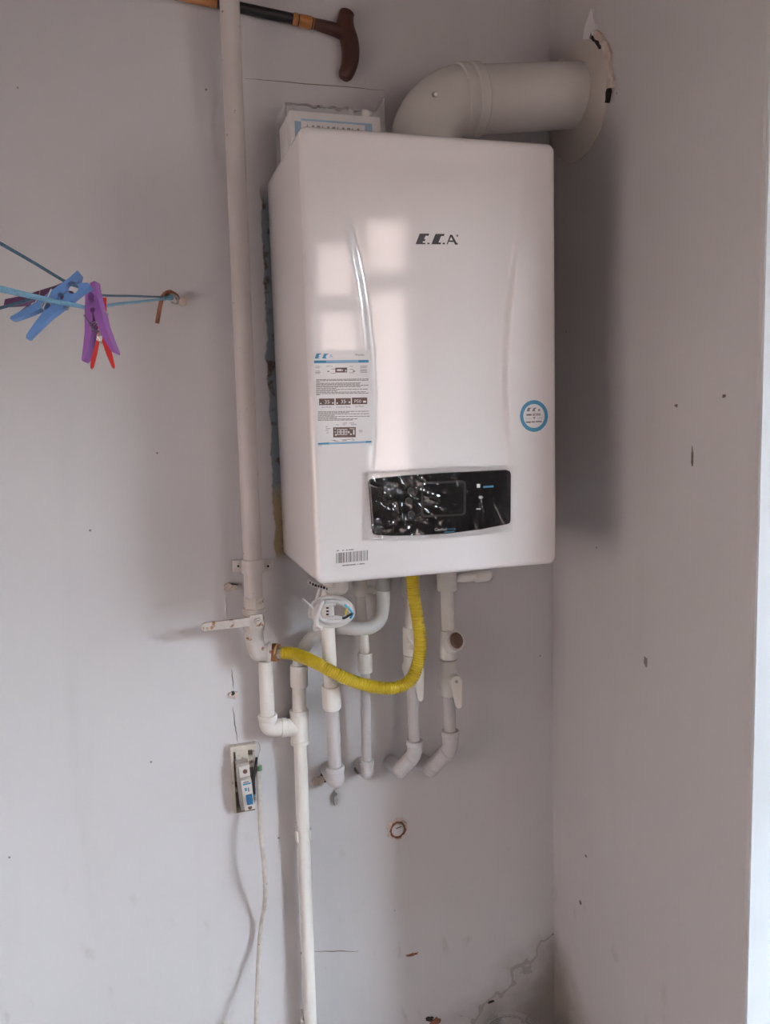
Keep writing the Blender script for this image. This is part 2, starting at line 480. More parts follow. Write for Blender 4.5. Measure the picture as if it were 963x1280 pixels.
lump(515, 1193, 8, 2.2, MT['rust'], name='rust_stain', seed=8, thick=.0012)
lump(544, 1276, 9, 5, MT['rust'], name='rust_stain', seed=9, thick=.002)
lump(537, 1273, 6, 3, MT['dark'], name='plug_hole', seed=10, thick=.0024)
lump(614, 1252, 5, 2, MT['dark'], name='paint_chip', seed=11, thick=.001)
lump(447, 960, 4, 8, MT['box_inside'], name='painted_gap', seed=12, thick=.002)
lump(228, 378, 6, 5, MT['plaster'], seed=13, thick=.006)
lump(378, 1191, 2, 3, MT['dark'], name='paint_chip', seed=14, thick=.001)
lump(419, 997, 2.3, 8, MT['gasket'], name='mortar_drip', seed=15, thick=.010)
for i, (a, b, r) in enumerate([((306, 98), (480, 113), .0006), ((392, 1189), (448, 1189), .0007), ((291, 884), (297, 928), .0008), ((290, 836), (292, 862), .0007),
                               ((282, 743), (283, 771), .0014)]):
    P = []; rnd = random.Random(40+i)
    for k in range(13):
        t = k/12
        P.append(at(a[0]+(b[0]-a[0])*t + rnd.uniform(-.5, .5), a[1]+(b[1]-a[1])*t + rnd.uniform(-.5, .5), -.0002))
    mk('hairline_crack' if i != 4 else 'filler_ridge', tube(P, lambda t: r*(.4+math.sin(math.pi*t)), 5), MT['box_inside'] if i != 4 else MT['paper'], wall_back)
for i, (px, py, rx, rz) in enumerate([(866, 572, 1.2, 11), (906, 495, 1.8, 1.8), (846, 507, 2, 1.6), (808, 827, 3, 6), (726, 1128, 2, 3), (733, 1070, 1.6, 1.6)]):
    mk('paint_scuff', blob(atx(px, py, XR), rx/520, rz/700, seed=60+i, nrm='x', thick=.0008), MT['box_inside'] if i not in (3,) else MT['ink_grey'], wall_right)

# ------------------------------------------------------------------ boiler
W, H, YB, YFR = .4284, .70, -.015, -.3043
zb = Z0
def interp(tab, z):
    tab = sorted(tab)
    if z <= tab[0][0]: return tab[0][1]
    for (a, b), (c, d) in zip(tab, tab[1:]):
        if z <= c:
            t = (z-a)/(c-a); t = t*t*(3-2*t)*.35 + t*.65
            return b + (d-b)*t
    return tab[-1][1]
XLT = [(v.z, v.x) for v in (at(px, py, YFR) for px, py in ((406, 190), (414, 215), (425, 250), (437, 285), (446, 320), (453, 355), (458, 390), (463, 440), (465, 500), (464, 560), (462, 600)))]
XRT = [(v.z, v.x) for v in (at(px, py, YFR) for px, py in ((668, 190), (661, 225), (654, 265), (646, 310), (641, 350), (636, 400), (633, 440), (632, 490), (635, 540), (638, 570)))]
def sst(a, b, v):
    t = max(0, min(1, (v-a)/(b-a))); return t*t*(3-2*t)
def recess(x, z):
    l, r = interp(XLT, z), interp(XRT, z)
    top = zb + .672
    d = sst(l-.009, l+.009, x) * (1 - sst(r-.006, r+.006, x))
    d *= (1 - .85*sst(zb+.38, top, z)) * (1 - sst(top-.008, top+.002, z))
    d *= sst(zb+.13, zb+.26, z)
    return .0060*d
ER, CR = .010, .014
def sdf(x, z):
    hx, hz = W/2, H/2
    qx, qz = abs(x-hx)-(hx-CR), abs(z-zb-hz)-(hz-CR)
    return -(min(max(qx, qz), 0) + math.hypot(max(qx, 0), max(qz, 0)) - CR)
def ysurf(x, z):
    d = max(0, sdf(x, z)); y = YFR + recess(x, z)
    if d < ER: y += ER - math.sqrt(max(0, ER*ER-(ER-d)**2))
    return y
def front_cover():
    def axis(L, n):
        e = [0, .0006, .0016, .003, .005, .0075, .0105, .014]
        mid = [.014 + (L-.028)*k/n for k in range(1, n)]
        return e + mid + [L-v for v in reversed(e)]
    ax, az = axis(W, 110), axis(H, 120)
    V, Fc = [], []
    nx, nz_ = len(ax), len(az)
    for z in az:
        for x in ax:
            X, Zz = x, z + zb
            cx = min(max(X, CR), W-CR); cz = min(max(Zz, zb+CR), zb+H-CR)
            dx, dz = X-cx, Zz-cz; d = math.hypot(dx, dz)
            if dx and dz:                       # square corner cell -> round corner
                m = max(abs(dx), abs(dz)); X, Zz = cx + dx/d*m, cz + dz/d*m
            V.append(Vector((X, ysurf(X, Zz), Zz)))
    for j in range(nz_-1):
        for i in range(nx-1):
            a = j*nx+i; Fc.append((a, a+1, a+nx+1, a+nx))
    ring = [i for i in range(nx)] + [j*nx+nx-1 for j in range(1, nz_)] + [(nz_-1)*nx+i for i in range(nx-2, -1, -1)] + [j*nx for j in range(nz_-2, 0, -1)]
    o = len(V); n = len(ring)
    for k in ring: V.append(Vector((V[k].x, YB-.0005, V[k].z)))
    for k in range(n):
        k2 = (k+1) % n
        z1, z2 = V[ring[k]].z, V[ring[k2]].z
        if max(z1, z2) < zb + .0001:           # open underside: short lip only
            continue
        Fc.append((ring[k], ring[k2], o+k2, o+k))
    return V, Fc
boiler = thing('wall_boiler', (W/2, (YB+YFR)/2, zb), 'large white wall-hung gas boiler with black control panel and stickers', 'boiler')
cover = mk('cover', front_cover(), MT['enamel'], boiler, label='glossy white front cover with two curved creases', sharp=50)
mk('base_plate', bbox(.006, W-.006, YFR+.02, YB-.004, zb+.012, zb+.016), MT['sheet'], boiler)
mk('back_frame', [bbox(.012, W-.012, YB-.003, -.0005, zb+.02, zb+H-.02, .002)], MT['sheet'], boiler)
mk('bottom_lip', bbox(.008, W-.008, YFR+.009, YFR+.014, zb+.0004, zb+.018, .001), MT['enamel'], boiler)

def sk(X, Y, lift):                            # a pixel of the photograph -> point on the front cover, raised by lift
    v = at(X, Y, YFR); return Vector((v.x, ysurf(v.x, v.z)-lift, v.z))
def dec(crop, sc):                             # detail coordinates -> pixels
    return lambda X, Y: (crop[0]+X/sc, crop[1]+Y/sc)
def skf(X, Y, lift): v = at(X, Y, YFR); return Vector((v.x, YFR-lift, v.z))
def flat(polys, tr, lift=.0004, th=.0003):
    out = []; f = sk if tr is t9 else skf
    for poly in polys:
        out.append(prism([f(*tr(*p), lift) for p in poly], (0, th, 0)))
    return out
def rect(x0, y0, x1, y1, skew=0.0): return [(x0, y0), (x1, y0+skew*(x1-x0)), (x1, y1+skew*(x1-x0)), (x0, y1)]

# emblem on the front
t9 = dec((500, 270), 9.63)
GE = [[(246, 208), (362, 208), (354, 233), (318, 233), (300, 272), (318, 278), (304, 300), (288, 298), (282, 318), (318, 320), (314, 335), (198, 335)]]
GC = [[(437, 212), (547, 212), (538, 236), (505, 236), (474, 314), (506, 316), (500, 336), (388, 336)]]
GD = [rect(340, 318, 366, 335), rect(524, 318, 550, 336)]
GA = [[(612, 222), (640, 222), (692, 322), (706, 324), (702, 340), (672, 340), (655, 312), (600, 312), (588, 336), (572, 336)],
      ]
for g, nm in ((GE, 'emblem_letter'), (GC, 'emblem_letter'), (GD[:1], 'emblem_dot'), (GD[1:], 'emblem_dot')): mk(nm, flat(g, t9), MT['ink'], cover, label='dark slanted emblem letter' if nm == 'emblem_letter' else None)
mk('emblem_letter', flat([[(614, 222), (638, 222), (600, 298), (584, 336), (572, 336)], [(614, 222), (638, 222), (694, 322), (708, 322), (704, 340), (674, 340)], rect(600, 290, 655, 308)], t9, lift=.00045), MT['ink'], cover)
mk('registered_mark', flat([[(700+13*math.cos(a*.524), 232+13*math.sin(a*.524)) for a in range(12)]], t9), MT['ink_grey'], cover)

# instruction sticker
t8 = dec((380, 420), 8.53)
stk = mk('instruction_sticker', flat([[(98, 160), (705, 150), (730, 1165), (140, 1182)]], t8, lift=.0005, th=.0004), MT['paper'], boiler, label='tall white instruction sticker with blue bands')
SKW = -.012
def bar(x0, y0, x1, y1, s=SKW): return rect(x0, y0, x1, y1, s)
for g in (bar(108, 262, 690, 290), bar(150, 1140, 720, 1160, -.04)): mk('blue_band', flat([g], t8, .0008), MT['ink_blue'], stk)
for g in (bar(235, 263, 580, 284), bar(265, 1137, 660, 1152, -.04)): mk('pale_band', flat([g], t8, .0010), MT['ink_pale'], stk)
def mini(X, Y, s):                             # the emblem again, small
    k = s/125.0
    return [[(X+(x-198)*k, Y+(y-335)*k) for x, y in g] for g in GE + GC]
mk('sticker_emblem', flat(mini(115, 240, 52), t8, .0008), MT['ink_blue'], stk, kind='stuff')
def tx(s, X, Y, size, tr, lift, skew=0.0, bold=0.0): return text_data(s, lambda x, y: skf(*tr(X+x, Y-y+skew*x), lift), size, bold)
mk('sticker_letter', [tx('A', 268, 236, 62, t8, .0008)], MT['ink_pale'], stk)
mk('sticker_heading', [tx('Premix', 548, 212, 34, t8, .0008, SKW)], MT['ink_grey'], stk, kind='stuff')
rnd = random.Random(7)
lines = []
def para(x0, x1, ys, ends, h=7, s=SKW):
    for y, e in zip(ys, ends):
        x = x0
        while x < e - 6:
            w = rnd.uniform(16, 52); w = min(w, e-x)
            lines.append(rect(x, y + s*(x-x0), x+w, y+h + s*(x-x0), s)); x += w + rnd.uniform(3, 7)
para(130, 690, [462, 474, 488, 502, 514, 528, 541, 556, 570, 584, 598, 612, 624], [690, 688, 180, 605, 600, 688, 610, 350, 688, 350, 660, 690, 175])
para(148, 698, [805, 817, 831, 844, 858, 871, 884, 896], [698, 480, 698, 330, 698, 360, 570, 520])
for x0, ys in ((120, (322, 338, 372, 385, 398)), (600, (320, 334, 356, 370, 384))):
    for y in ys: lines.append(bar(x0, y, x0+rnd.uniform(45, 85), y+5))
for x0, y in ((240, 320), (285, 322), (290, 350), (290, 395), (485, 322), (487, 352), (487, 390), (230, 965), (235, 985), (232, 1003), (240, 1030), (340, 945), (410, 928), (415, 945), (485, 926), (500, 943), (585, 1005), (590, 1020), (300, 1110), (320, 1118), (405, 1104), (410, 1114), (455, 1100), (505, 1095), (515, 1106), (160, 1166)):
    lines.append(bar(x0, y, x0+rnd.uniform(20, 60), y+5))
lines += [bar(250, 372, 272, 384), bar(522, 368, 545, 382)]
mk('small_print', flat(lines, t8, .0007, .0002), MT['ink_grey'], stk, kind='stuff')
mk('display_picture', flat([bar(335, 338, 460, 390)], t8, .0008), MT['ink_brown'], stk)
mk('display_picture', flat([bar(162, 668, 325, 738)], t8, .0008), MT['ink_brown'], stk)
mk('display_picture', flat([bar(338, 664, 500, 735)], t8, .0008), MT['ink_brown'], stk)
mk('display_picture', flat([bar(512, 658, 674, 728)], t8, .0008), MT['ink_brown'], stk)
mk('display_picture', flat([bar(312, 974, 552, 1082)], t8, .0008), MT['ink_brown'], stk)
def seg8(X, Y, w, h, t=6):                     # an 8 as on a segment display
    return [rect(X, Y, X+w, Y+t), rect(X, Y+h/2-t/2, X+w, Y+h/2+t/2), rect(X, Y+h-t, X+w, Y+h), rect(X, Y, X+t, Y+h), rect(X+w-t, Y, X+w, Y+h)]
digits = seg8(355, 992, 32, 62) + seg8(393, 992, 32, 62) + seg8(431, 992, 30, 62)
digits += [rect(328, 986, 340, 998), rect(328, 1018, 340, 1030), rect(332, 1046, 350, 1062), rect(470, 1015, 486, 1035), rect(525, 1000, 538, 1052), rect(488, 985, 540, 992), rect(492, 1040, 510, 1054)]
digits += [rect(352, 355, 400, 374), rect(405, 358, 416, 372), rect(440, 360, 452, 378), rect(172, 714, 188, 724), rect(300, 706, 316, 722), rect(346, 708, 362, 724), rect(476, 698, 492, 714), rect(630, 690, 662, 710)]
mk('display_digits', flat(digits, t8, .0010, .0002) + [tx('35', 218, 722, 56, t8, .0012), tx('35', 390, 718, 56, t8, .0012), tx('P50', 535, 712, 50, t8, .0012), tx('o', 262, 712, 30, t8, .0012), tx('o', 436, 708, 30, t8, .0012)], MT['ink_white'], stk, kind='stuff')
mk('caption', [tx('Eco Modu', 190, 766, 25, t8, .0008), tx('Comfort Modu', 345, 764, 25, t8, .0008), tx('Yaz Modu', 540, 757, 25, t8, .0008)], MT['ink_grey'], stk, kind='stuff')

# round service sticker
t16 = dec((640, 490), 16.05)
def ell(rx, ry, n=40, c=(441, 481)): return [(c[0]+rx*math.cos(2*math.pi*k/n), c[1]+ry*math.sin(2*math.pi*k/n)) for k in range(n)]
rs = mk('service_sticker', flat([ell(290, 330)], t16, .0005, .0004), MT['paper'], boiler, label='round white sticker ringed in blue')
def ring_data(tr, o, i, lift, n=40):
    A, B = ell(*o, n), ell(*i, n); V = [skf(*tr(*p), lift) for p in A] + [skf(*tr(*p), lift) for p in B]
    return V, [(k, (k+1) % n, n+(k+1) % n, n+k) for k in range(n)]
mk('blue_ring', ring_data(t16, (280, 318), (214, 240), .0009), MT['ink_blue'], rs)
mk('round_emblem', flat([[(x, y) for x, y in g] for g in mini(295, 388, 72)] + [[(545, 335), (575, 378), (515, 378)]], t16, .0009), MT['ink_grey'], rs, kind='stuff')
rl = [rect(290, 440, 395, 475), rect(415, 425, 575, 436), rect(415, 448, 465, 475), rect(480, 448, 575, 470), rect(270, 528, 400, 533), rect(510, 518, 610, 523), rect(425, 500, 470, 520), rect(440, 520, 455, 548), rect(280, 590, 380, 620), rect(395, 585, 460, 612), rect(475, 580, 600, 606)]
mk('round_print', flat(rl, t16, .0009), MT['ink_grey'], rs, kind='stuff')

# serial number label
tb = dec((410, 680), 16.05)
bl = mk('serial_label', flat([[(110, 70), (840, 40), (860, 440), (120, 470)]], tb, .0004, .0003), MT['paper'], boiler)
bars = []; x = 165; rb = random.Random(3)
while x < 795:
    w = rb.choice((7, 7, 10, 14, 24)); bars.append(rect(x, 182-.095*(x-165), x+w, 388-.095*(x-165), -.095)); x += w + rb.choice((8, 8, 13, 22))
bars += [rect(a, 128-.08*(a-165), b, 145-.08*(a-165), -.08) for a, b in ((175, 222), (290, 325), (360, 395), (415, 515))]
bars += [rect(a, 422-.09*(a-290), b, 442-.09*(a-290), -.09) for a, b in ((290, 345), (352, 430), (437, 500), (505, 560), (590, 610), (635, 690), (698, 735))]
mk('barcode', flat(bars, tb, .0007, .0002), MT['ink_grey'], bl, kind='stuff')

# control panel
PY = YFR
def pan(px, py, lift): v = at(px, py, PY); return Vector((v.x, PY-lift, v.z))
def panel_outline(ins=0.0):
    top = [(466, 598), (500, 594.5), (550, 591), (600, 588.5), (633, 587)]
    bot = [(633, 655.5), (600, 662), (560, 667), (520, 669.5), (490, 670), (471, 669)]
    P = [(460.5, 603), (462, 599.5)] + top + [(637, 588.5), (638.5, 592)] + [(638.2, 650), (637, 654)] + bot + [(466.5, 667.5), (464.8, 663)]
    c = (550, 629)
    return [(c[0]+(x-c[0])*(1-ins), c[1]+(y-c[1])*(1-ins*1.9)) for x, y in P]
def panel_data():
    A = [pan(x, y, -.001) for x, y in panel_outline()]; B = [pan(x, y, .003) for x, y in panel_outline(.006)]; C = [pan(x, y, .0045) for x, y in panel_outline(.022)]
    n = len(A); V = A+B+C
    Fc = [(k+o, (k+1) % n+o, (k+1) % n+o+n, k+o+n) for k in range(n) for o in (0, n)] + [tuple(2*n+k for k in range(n))]
    return V, Fc
cp = mk('control_panel', panel_data(), MT['black'], boiler, label='black gloss control panel wrapped in clear film', sharp=6)
t4 = dec((440, 570), 4.377)
def pflat(polys, lift, th=.0004): return [prism([pan(*t4(*p), lift) for p in poly], (0, th, 0)) for poly in polys]
def rr(x0, y0, x1, y1, r, sk_=0.0, n=4):
    P = []
    for cx, cy, a0 in ((x1-r, y0+r, -90), (x1-r, y1-r, 0), (x0+r, y1-r, 90), (x0+r, y0+r, 180)):
        for k in range(n+1):
            a = math.radians(a0+90*k/n); xx = cx+r*math.cos(a); P.append((xx, cy+r*math.sin(a)+sk_*(xx-x0)))
    return P
mk('display', [prism([pan(*t4(*p), .0062) for p in rr(385, 152, 605, 322, 16, -.04)], (0, .002, 0))], MT['screen'], cp)
mk('display_bezel', [prism([pan(*t4(*p), .0052) for p in rr(375, 142, 618, 334, 22, -.04)], (0, .001, 0))], MT['button'], cp)
for X, Y in ((318, 190), (306, 245), (320, 316)):
    mk('button', prism([pan(*t4(X+19*math.cos(a*.3927), Y+17*math.sin(a*.3927)), .0075) for a in range(16)], (0, .003, 0)), MT['button'], cp)
mk('panel_symbols', pflat([rect(690, 217, 706, 232), rect(686, 222, 711, 227), rect(674, 285, 698, 291), rect(677, 152, 695, 172), rect(300, 240, 318, 246), rect(306, 232, 312, 254)], .0058), MT['ink_white'], cp, kind='stuff')
def ptx(s, X, Y, size, lift=.0056, skew=0.0): return text_data(s, lambda x, y: pan(*t4(X+x, Y-y+skew*x), lift), size)
mk('panel_lettering', [ptx('Confeo', 446, 408, 22, skew=-.05), ptx('R', 678, 172, 24, .0060)], MT['ink_white'], cp, kind='stuff')
mk('panel_blue_print', [ptx('Premix', 504, 404, 20, skew=-.05)] + pflat([rect(712, 163, 768, 173, -.06), rect(500, 412, 555, 418, -.06)], .0056), MT['ink_blue'], cp, kind='stuff')
def film():
    nx, nz_ = 200, 90; V, Fc = [], []
    rf = random.Random(12)
    folds = []                                 # sharp creases: (point, direction, length, height)
    for i in range(84):
        left = i < 62
        folds.append((rf.uniform(0.0, .45) if left else rf.uniform(.4, 1), rf.uniform(0, 1), rf.gauss(-.9, .5), rf.uniform(.05, .22), rf.uniform(.0004, .0013)*(1 if left else .6)))
    for j in range(nz_+1):
        for i in range(nx+1):
            s, t = i/nx, j/nz_
            px = 452 + 189*s; py = (590 + 87*t) - 9*s - 4*s*t + 4*math.sin(math.pi*s)*(t-.3)
            calm = 1 - .93*sst(.42, .66, s)
            h = .0062 + calm*(.0034*abs(noise.noise(Vector((s*9, t*4.5, 1)))) + .0007*noise.noise(Vector((s*30, t*14, 5))))
            h += .0045*max(0, s-.55)/.45
            for fx, fy, a, L, hh in folds:
                dx, dy = (s-fx)*2.1, (t-fy); u = dx*math.cos(a)-dy*math.sin(a); w = dx*math.sin(a)+dy*math.cos(a)
                if abs(u) < L*2: h += hh*max(0, 1-abs(w)/.022)*max(0, 1-(u/(L*2))**2)
            e = min(s, 1-s, t, 1-t)/.05
            if e < 1: h = .0052*e**.5*1 + h*e*.4 + .0006
            if px < 461 or px > 638: h *= .55
            V.append(pan(px, py, h))
    for j in range(nz_):
        for i in range(nx):
            a = j*(nx+1)+i; Fc.append((a, a+1, a+nx+2, a+nx+1))
    return V, Fc
mk('protective_film', film(), MT['film'], cp, label='crinkled clear protective film', sharp=60)

# ------------------------------------------------------------------ flue through the right wall
FY = -.112
fx = at(487, 140, FY).x + .061
p_end = Vector((XR, FY, at(738, 120.5, FY).z))
p_mid = at(583, 126, FY)
fr = .0585
flue = thing('flue_duct', (fx, FY, zb+H), 'white flue pipe bending off the boiler into the right wall', 'flue')
d_h = (p_end - p_mid).normalized()
corner = p_mid + d_h*((fx - p_mid.x)/d_h.x)
def bend(a, b, c, n=16):
    ra_ = min((a-b).length, (c-b).length)*.97
    s_, e_ = b+(a-b).normalized()*ra_, b+(c-b).normalized()*ra_
    u_, v_ = (a-b).normalized(), (c-b).normalized(); P = [a]
    cen = b + (u_+v_)*ra_
    for k in range(n+1):
        w = math.pi/2*k/n; P.append(cen - v_*ra_*math.cos(w) - u_*ra_*math.sin(w))
    return P + [c]
el = bend(Vector((fx, FY, zb+H-.002)), corner, p_mid)
mk('elbow', tube(el, .0610, 32), MT['flue'], flue)
mk('collar', [rev(p_mid-d_h*.020, p_mid+d_h*.024, [(0, .060), (.06, .0632), (.40, .0632), (.46, .0615), (.54, .0615), (.60, .0635), (.92, .0635), (1, .0595)], 36)], MT['flue'], flue)
mk('outlet_ring', rev((fx, FY, zb+H-.002), (fx, FY, zb+H+.014), [(0, .068), (.7, .068), (1, .062)], 36), MT['gasket'], flue)
mk('pipe', rev(p_mid, p_end+d_h*.03, [(0, fr), (1, fr)], 36), MT['flue'], flue)
sp = corner.lerp(p_mid, .55); sd = (CAM - sp).normalized(); sdn = (sd - d_h*sd.dot(d_h)).normalized()
sc_p = at(544, 118, FY-.0575)
mk('screw', rev(sc_p+sdn*-.006, sc_p + sdn*.004, [(0, .0045), (.7, .0045), (1, .003)], 12), MT['steel'], flue)
rc = Vector((XR, FY-.002, atx(752, 108, XR).z))
rp = [(0, .118), (.3, .118), (.55, .10), (1, .058)]
mk('wall_rosette', rev(rc + Vector((-.0006, 0, 0)), rc + Vector((-.010, 0, 0)), [(0, .1065), (.4, .1065), (.8, .096), (1, .0590)], 48), MT['rosette'], flue, label='pale round wall rosette')
# broken plaster edge round the hole
def arc_shard(a0, a1, r0, r1, seed, n=10, th=.006):
    rr_ = random.Random(seed); P = []
    for k in range(n+1):
        a = math.radians(a0+(a1-a0)*k/n); q = r1*(1+rr_.uniform(-.03, .05)); P.append(rc + Vector((-.0004, -q*math.cos(a), q*math.sin(a))))
    for k in range(n, -1, -1):
        a = math.radians(a0+(a1-a0)*k/n); q = r0*(1+rr_.uniform(-.01, .02)); P.append(rc + Vector((-.0004, -q*math.cos(a), q*math.sin(a))))
    return prism(P, (-th, 0, 0))
mk('plaster_shard', prism([rc + Vector((-.0004, a, b)) for a, b in ((-.030, .098), (-.058, .088), (-.070, .108), (-.064, .122), (-.058, .139), (-.046, .128), (-.034, .116))], (-.009, 0, 0)), MT['paper'], wall_right)
mk('plaster_shard', arc_shard(-8, 60, .105, .118, 2), MT['plaster'], wall_right)
mk('plaster_shard', arc_shard(118, 150, .098, .108, 3, th=.016), MT['plaster'], wall_right)
mk('painted_gap', arc_shard(36, 60, .1035, .1095, 4, th=.0090, n=6), MT['dark'], wall_right)  # no real opening: dark slab with the shade of a gap in its colour
mk('painted_gap', arc_shard(-20, -8, .104, .110, 5, th=.006, n=4), MT['dark'], wall_right)

# ------------------------------------------------------------------ papers in a bag on top of the boiler
yb_ = -.13
b0, b1 = at(361, 132, yb_), at(480, 135, yb_)
zt = zb+H+.0005
bx0, bx1, bz1 = b0.x+.001, b1.x-.006, b0.z
pk = thing('manual_packet', ((bx0+bx1)/2, -.10, zt), 'bagged paper manual lying on top of the white boiler', 'manual')
PB = [(bx0, bx1, -.128, -.045)]
mk('booklet', bbox(bx0, bx1, -.129, -.03, zt, bz1-.006, .004), MT['paper'], pk)
def fb(x0, z0, x1, z1): return bbox(bx0+(bx1-bx0)*x0, bx0+(bx1-bx0)*x1, -.1297, -.1290, zt+(bz1-.006-zt)*z0, zt+(bz1-.006-zt)*z1)
for g in ((.05, .02, .12, .78), (.82, .02, .90, .80), (.12, .80, .90, .84)): mk('blue_stripe', fb(*g), MT['ink_pale'], pk)
mk('small_print', [fb(.18+.055*k, .40, .18+.055*k+.012+.012*(k % 3), .72) for k in range(11)], MT['ink_grey'], pk, kind='stuff')
def bag_data():
    V, Fc = [], []; nx, nv = 40, 24
    prof = []
    for j in range(nv+1):
        t = j/nv                                # front foot -> up -> over -> back foot
        if t < .4: prof.append((-.133, zt+(bz1+.004-zt)*t/.4))
        elif t < .75: prof.append((-.133+.105*(t-.4)/.35, bz1+.004))
        else: prof.append((-.028, bz1+.004-(bz1+.004-zt)*(t-.75)/.25))
    for j, (y, z) in enumerate(prof):
        for i in range(nx+1):
            s = i/nx; x = bx0-.006 + (bx1-bx0+.013)*s
            k = .0045*noise.noise(Vector((x*60, y*50, z*60))) + .004*abs(noise.noise(Vector((x*25, y*30+4, z*30))))
            ear = .020*max(0, (s-.90)/.10)**1.5*(1 if .3 < j/nv < .8 else .2)
            V.append(Vector((x, y - max(k, -.002), max(zt+.0002, z + (k + ear if j/nv > .2 else 0)))))
    for j in range(nv):
        for i in range(nx):
            a = j*(nx+1)+i; Fc.append((a, a+1, a+nx+2, a+nx+1))
    return V, Fc
mk('plastic_bag', bag_data(), MT['bag'], pk, label='crinkled clear plastic bag', sharp=60)

# ------------------------------------------------------------------ walking cane tucked behind the riser
def P3(lst): return [at(*p) for p in lst]
yc = -.0125
s0, s1 = at(366, 23.5, yc), at(300, 9.5, yc)
sd_ = (s1-s0).normalized()
cane = thing('walking_cane', s0, 'dark wooden walking cane with curved handle tucked behind the riser', 'cane')
tip = s0 + sd_*.62
mk('shaft', tube([s0, s0+sd_*.135], .0093, 16), MT['lacquer'], cane)
mk('shaft_band', tube([s0+sd_*.135, s0+sd_*.215], .0097, 16), MT['orange_wood'], cane, label='orange wooden shaft section')
mk('lower_shaft', tube([s0+sd_*.215, tip], [.0090, .0080], 16), MT['lacquer'], cane)
mk('rubber_tip', tube([tip, tip+sd_*.025], [.0105, .012], 16), MT['black'], cane)
g1 = at(392, 29.5, yc); gd = g1-s0
mk('grip_collar', rev(s0, g1, [(0, .0098), (.06, .0108), (.22, .0108), (.25, .0092), (.29, .0092), (.32, .0108), (.88, .0112), (.91, .0094), (1, .0098)], 20), MT['orange_wood'], cane, label='orange turned wooden collar')
for a_, b_, r_ in ((.25, .29, .0100), (.90, .96, .0104)): mk('collar_ring', rev(s0+gd*a_, s0+gd*b_, [(0, r_), (1, r_)], 20), MT['lacquer'], cane)
hp = smooth_path(P3([(435, 14, yc), (433, 21, yc), (432, 34, yc), (437, 52, yc), (438.5, 68, yc), (436, 84, yc), (430, 98, yc)]), 6)
stem = smooth_path(P3([(390, 29, yc), (405, 33, yc), (420, 37.5, yc), (432, 42, yc)]), 5)
mk('handle', [tube(hp, lambda t: .0132 + .0035*math.sin(math.pi*min(1, t*1.05)) - .0012*math.exp(-((t-.16)/.08)**2) + .0006*t - .004*max(0, (.04-t)/.04) - .004*max(0, (t-.96)/.04), 18), tube(stem, lambda t: .0094+.0040*t, 16)], MT['dark_wood'], cane, label='dark reddish curved wooden handle')

# ------------------------------------------------------------------ gas riser
yr = -.050
ra, rb_ = at(287, 0, yr), at(315.8, 700, yr)
rd = (ra - rb_).normalized()
riser = thing('gas_riser', at(318, 757, yr), 'tall beige painted gas pipe with lever valve left of the boiler', 'pipe')
top_p = rb_ + rd*((ZC-.002-rb_.z)/rd.z); bot_p = at(317.5, 752, yr)
mk('pipe', tube([bot_p, rb_, rb_.lerp(top_p, .5), top_p], .0172, 24), MT['painted'], riser)
v0, v1 = at(317.5, 761, yr), at(317.5, 745, yr)
mk('hex_nut', rev(v0, v1, [(0, .0185), (.12, .0205), (.88, .0205), (1, .0185)], 6), MT['valve'], riser, sharp=20)
w0, w1 = at(318, 800, yr), at(317.5, 760, yr)
vb = mk('valve_body', rev(w0, w1, [(0, .0165), (.05, .0175), (.25, .0165), (.35, .0195), (.65, .0205), (.78, .0185), (.82, .021), (1, .021)], 24), MT['valve'], riser, label='dirty rust-spotted valve body')
sp0 = at(320, 776, yr-.012); out = Vector((.12, -1, 0)).normalized()
mk('stem', [rev(sp0, sp0+out*.024, [(0, .011), (.6, .0105), (1, .009)], 16)], MT['valve'], vb)
hz = yr-.034
ha, hb = at(322, 776, hz), at(257.5, 783.5, hz)
ax_ = (hb-ha).normalized(); az_ = Vector((0, 1, 0)); ay_ = az_.cross(ax_).normalized(); az_ = ax_.cross(ay_)
lev = mk('lever', [obox(ha+ax_*.003, ax_, ay_, az_, .026, .024, .006, .002), obox(ha.lerp(hb, .56), ax_, ay_, az_, (hb-ha).length*.86, .0165, .0055, .0024), rev(hb-az_*.0027, hb+az_*.0027, [(0, .0073), (.2, .0083), (.8, .0083), (1, .0073)], 18)], MT['valve'], riser, label='flat beige valve lever')
mk('bolt', [rev(ha-Vector((0, .002, 0)), ha-Vector((0, .009, 0)), [(0, .0075), (.8, .0075), (1, .006)], 6), rev(ha-Vector((0, .008, 0)), ha-Vector((0, .013, 0)), [(0, .0038), (1, .0032)], 12)], MT['valve'], lev)
e0, e1, e2 = at(318, 797, yr), at(321.5, 815, yr), at(339, 815.5, yr-.004)
mk('elbow_fitting', [tube(fillet([e0, e1, e2], .02, 8), .0168, 20), sleeve(e2-(e2-e1).normalized()*.008, e2, .0195), ball(e1.lerp(e2, .1), .0178)], MT['valve'], riser, label='rust-stained elbow fitting')

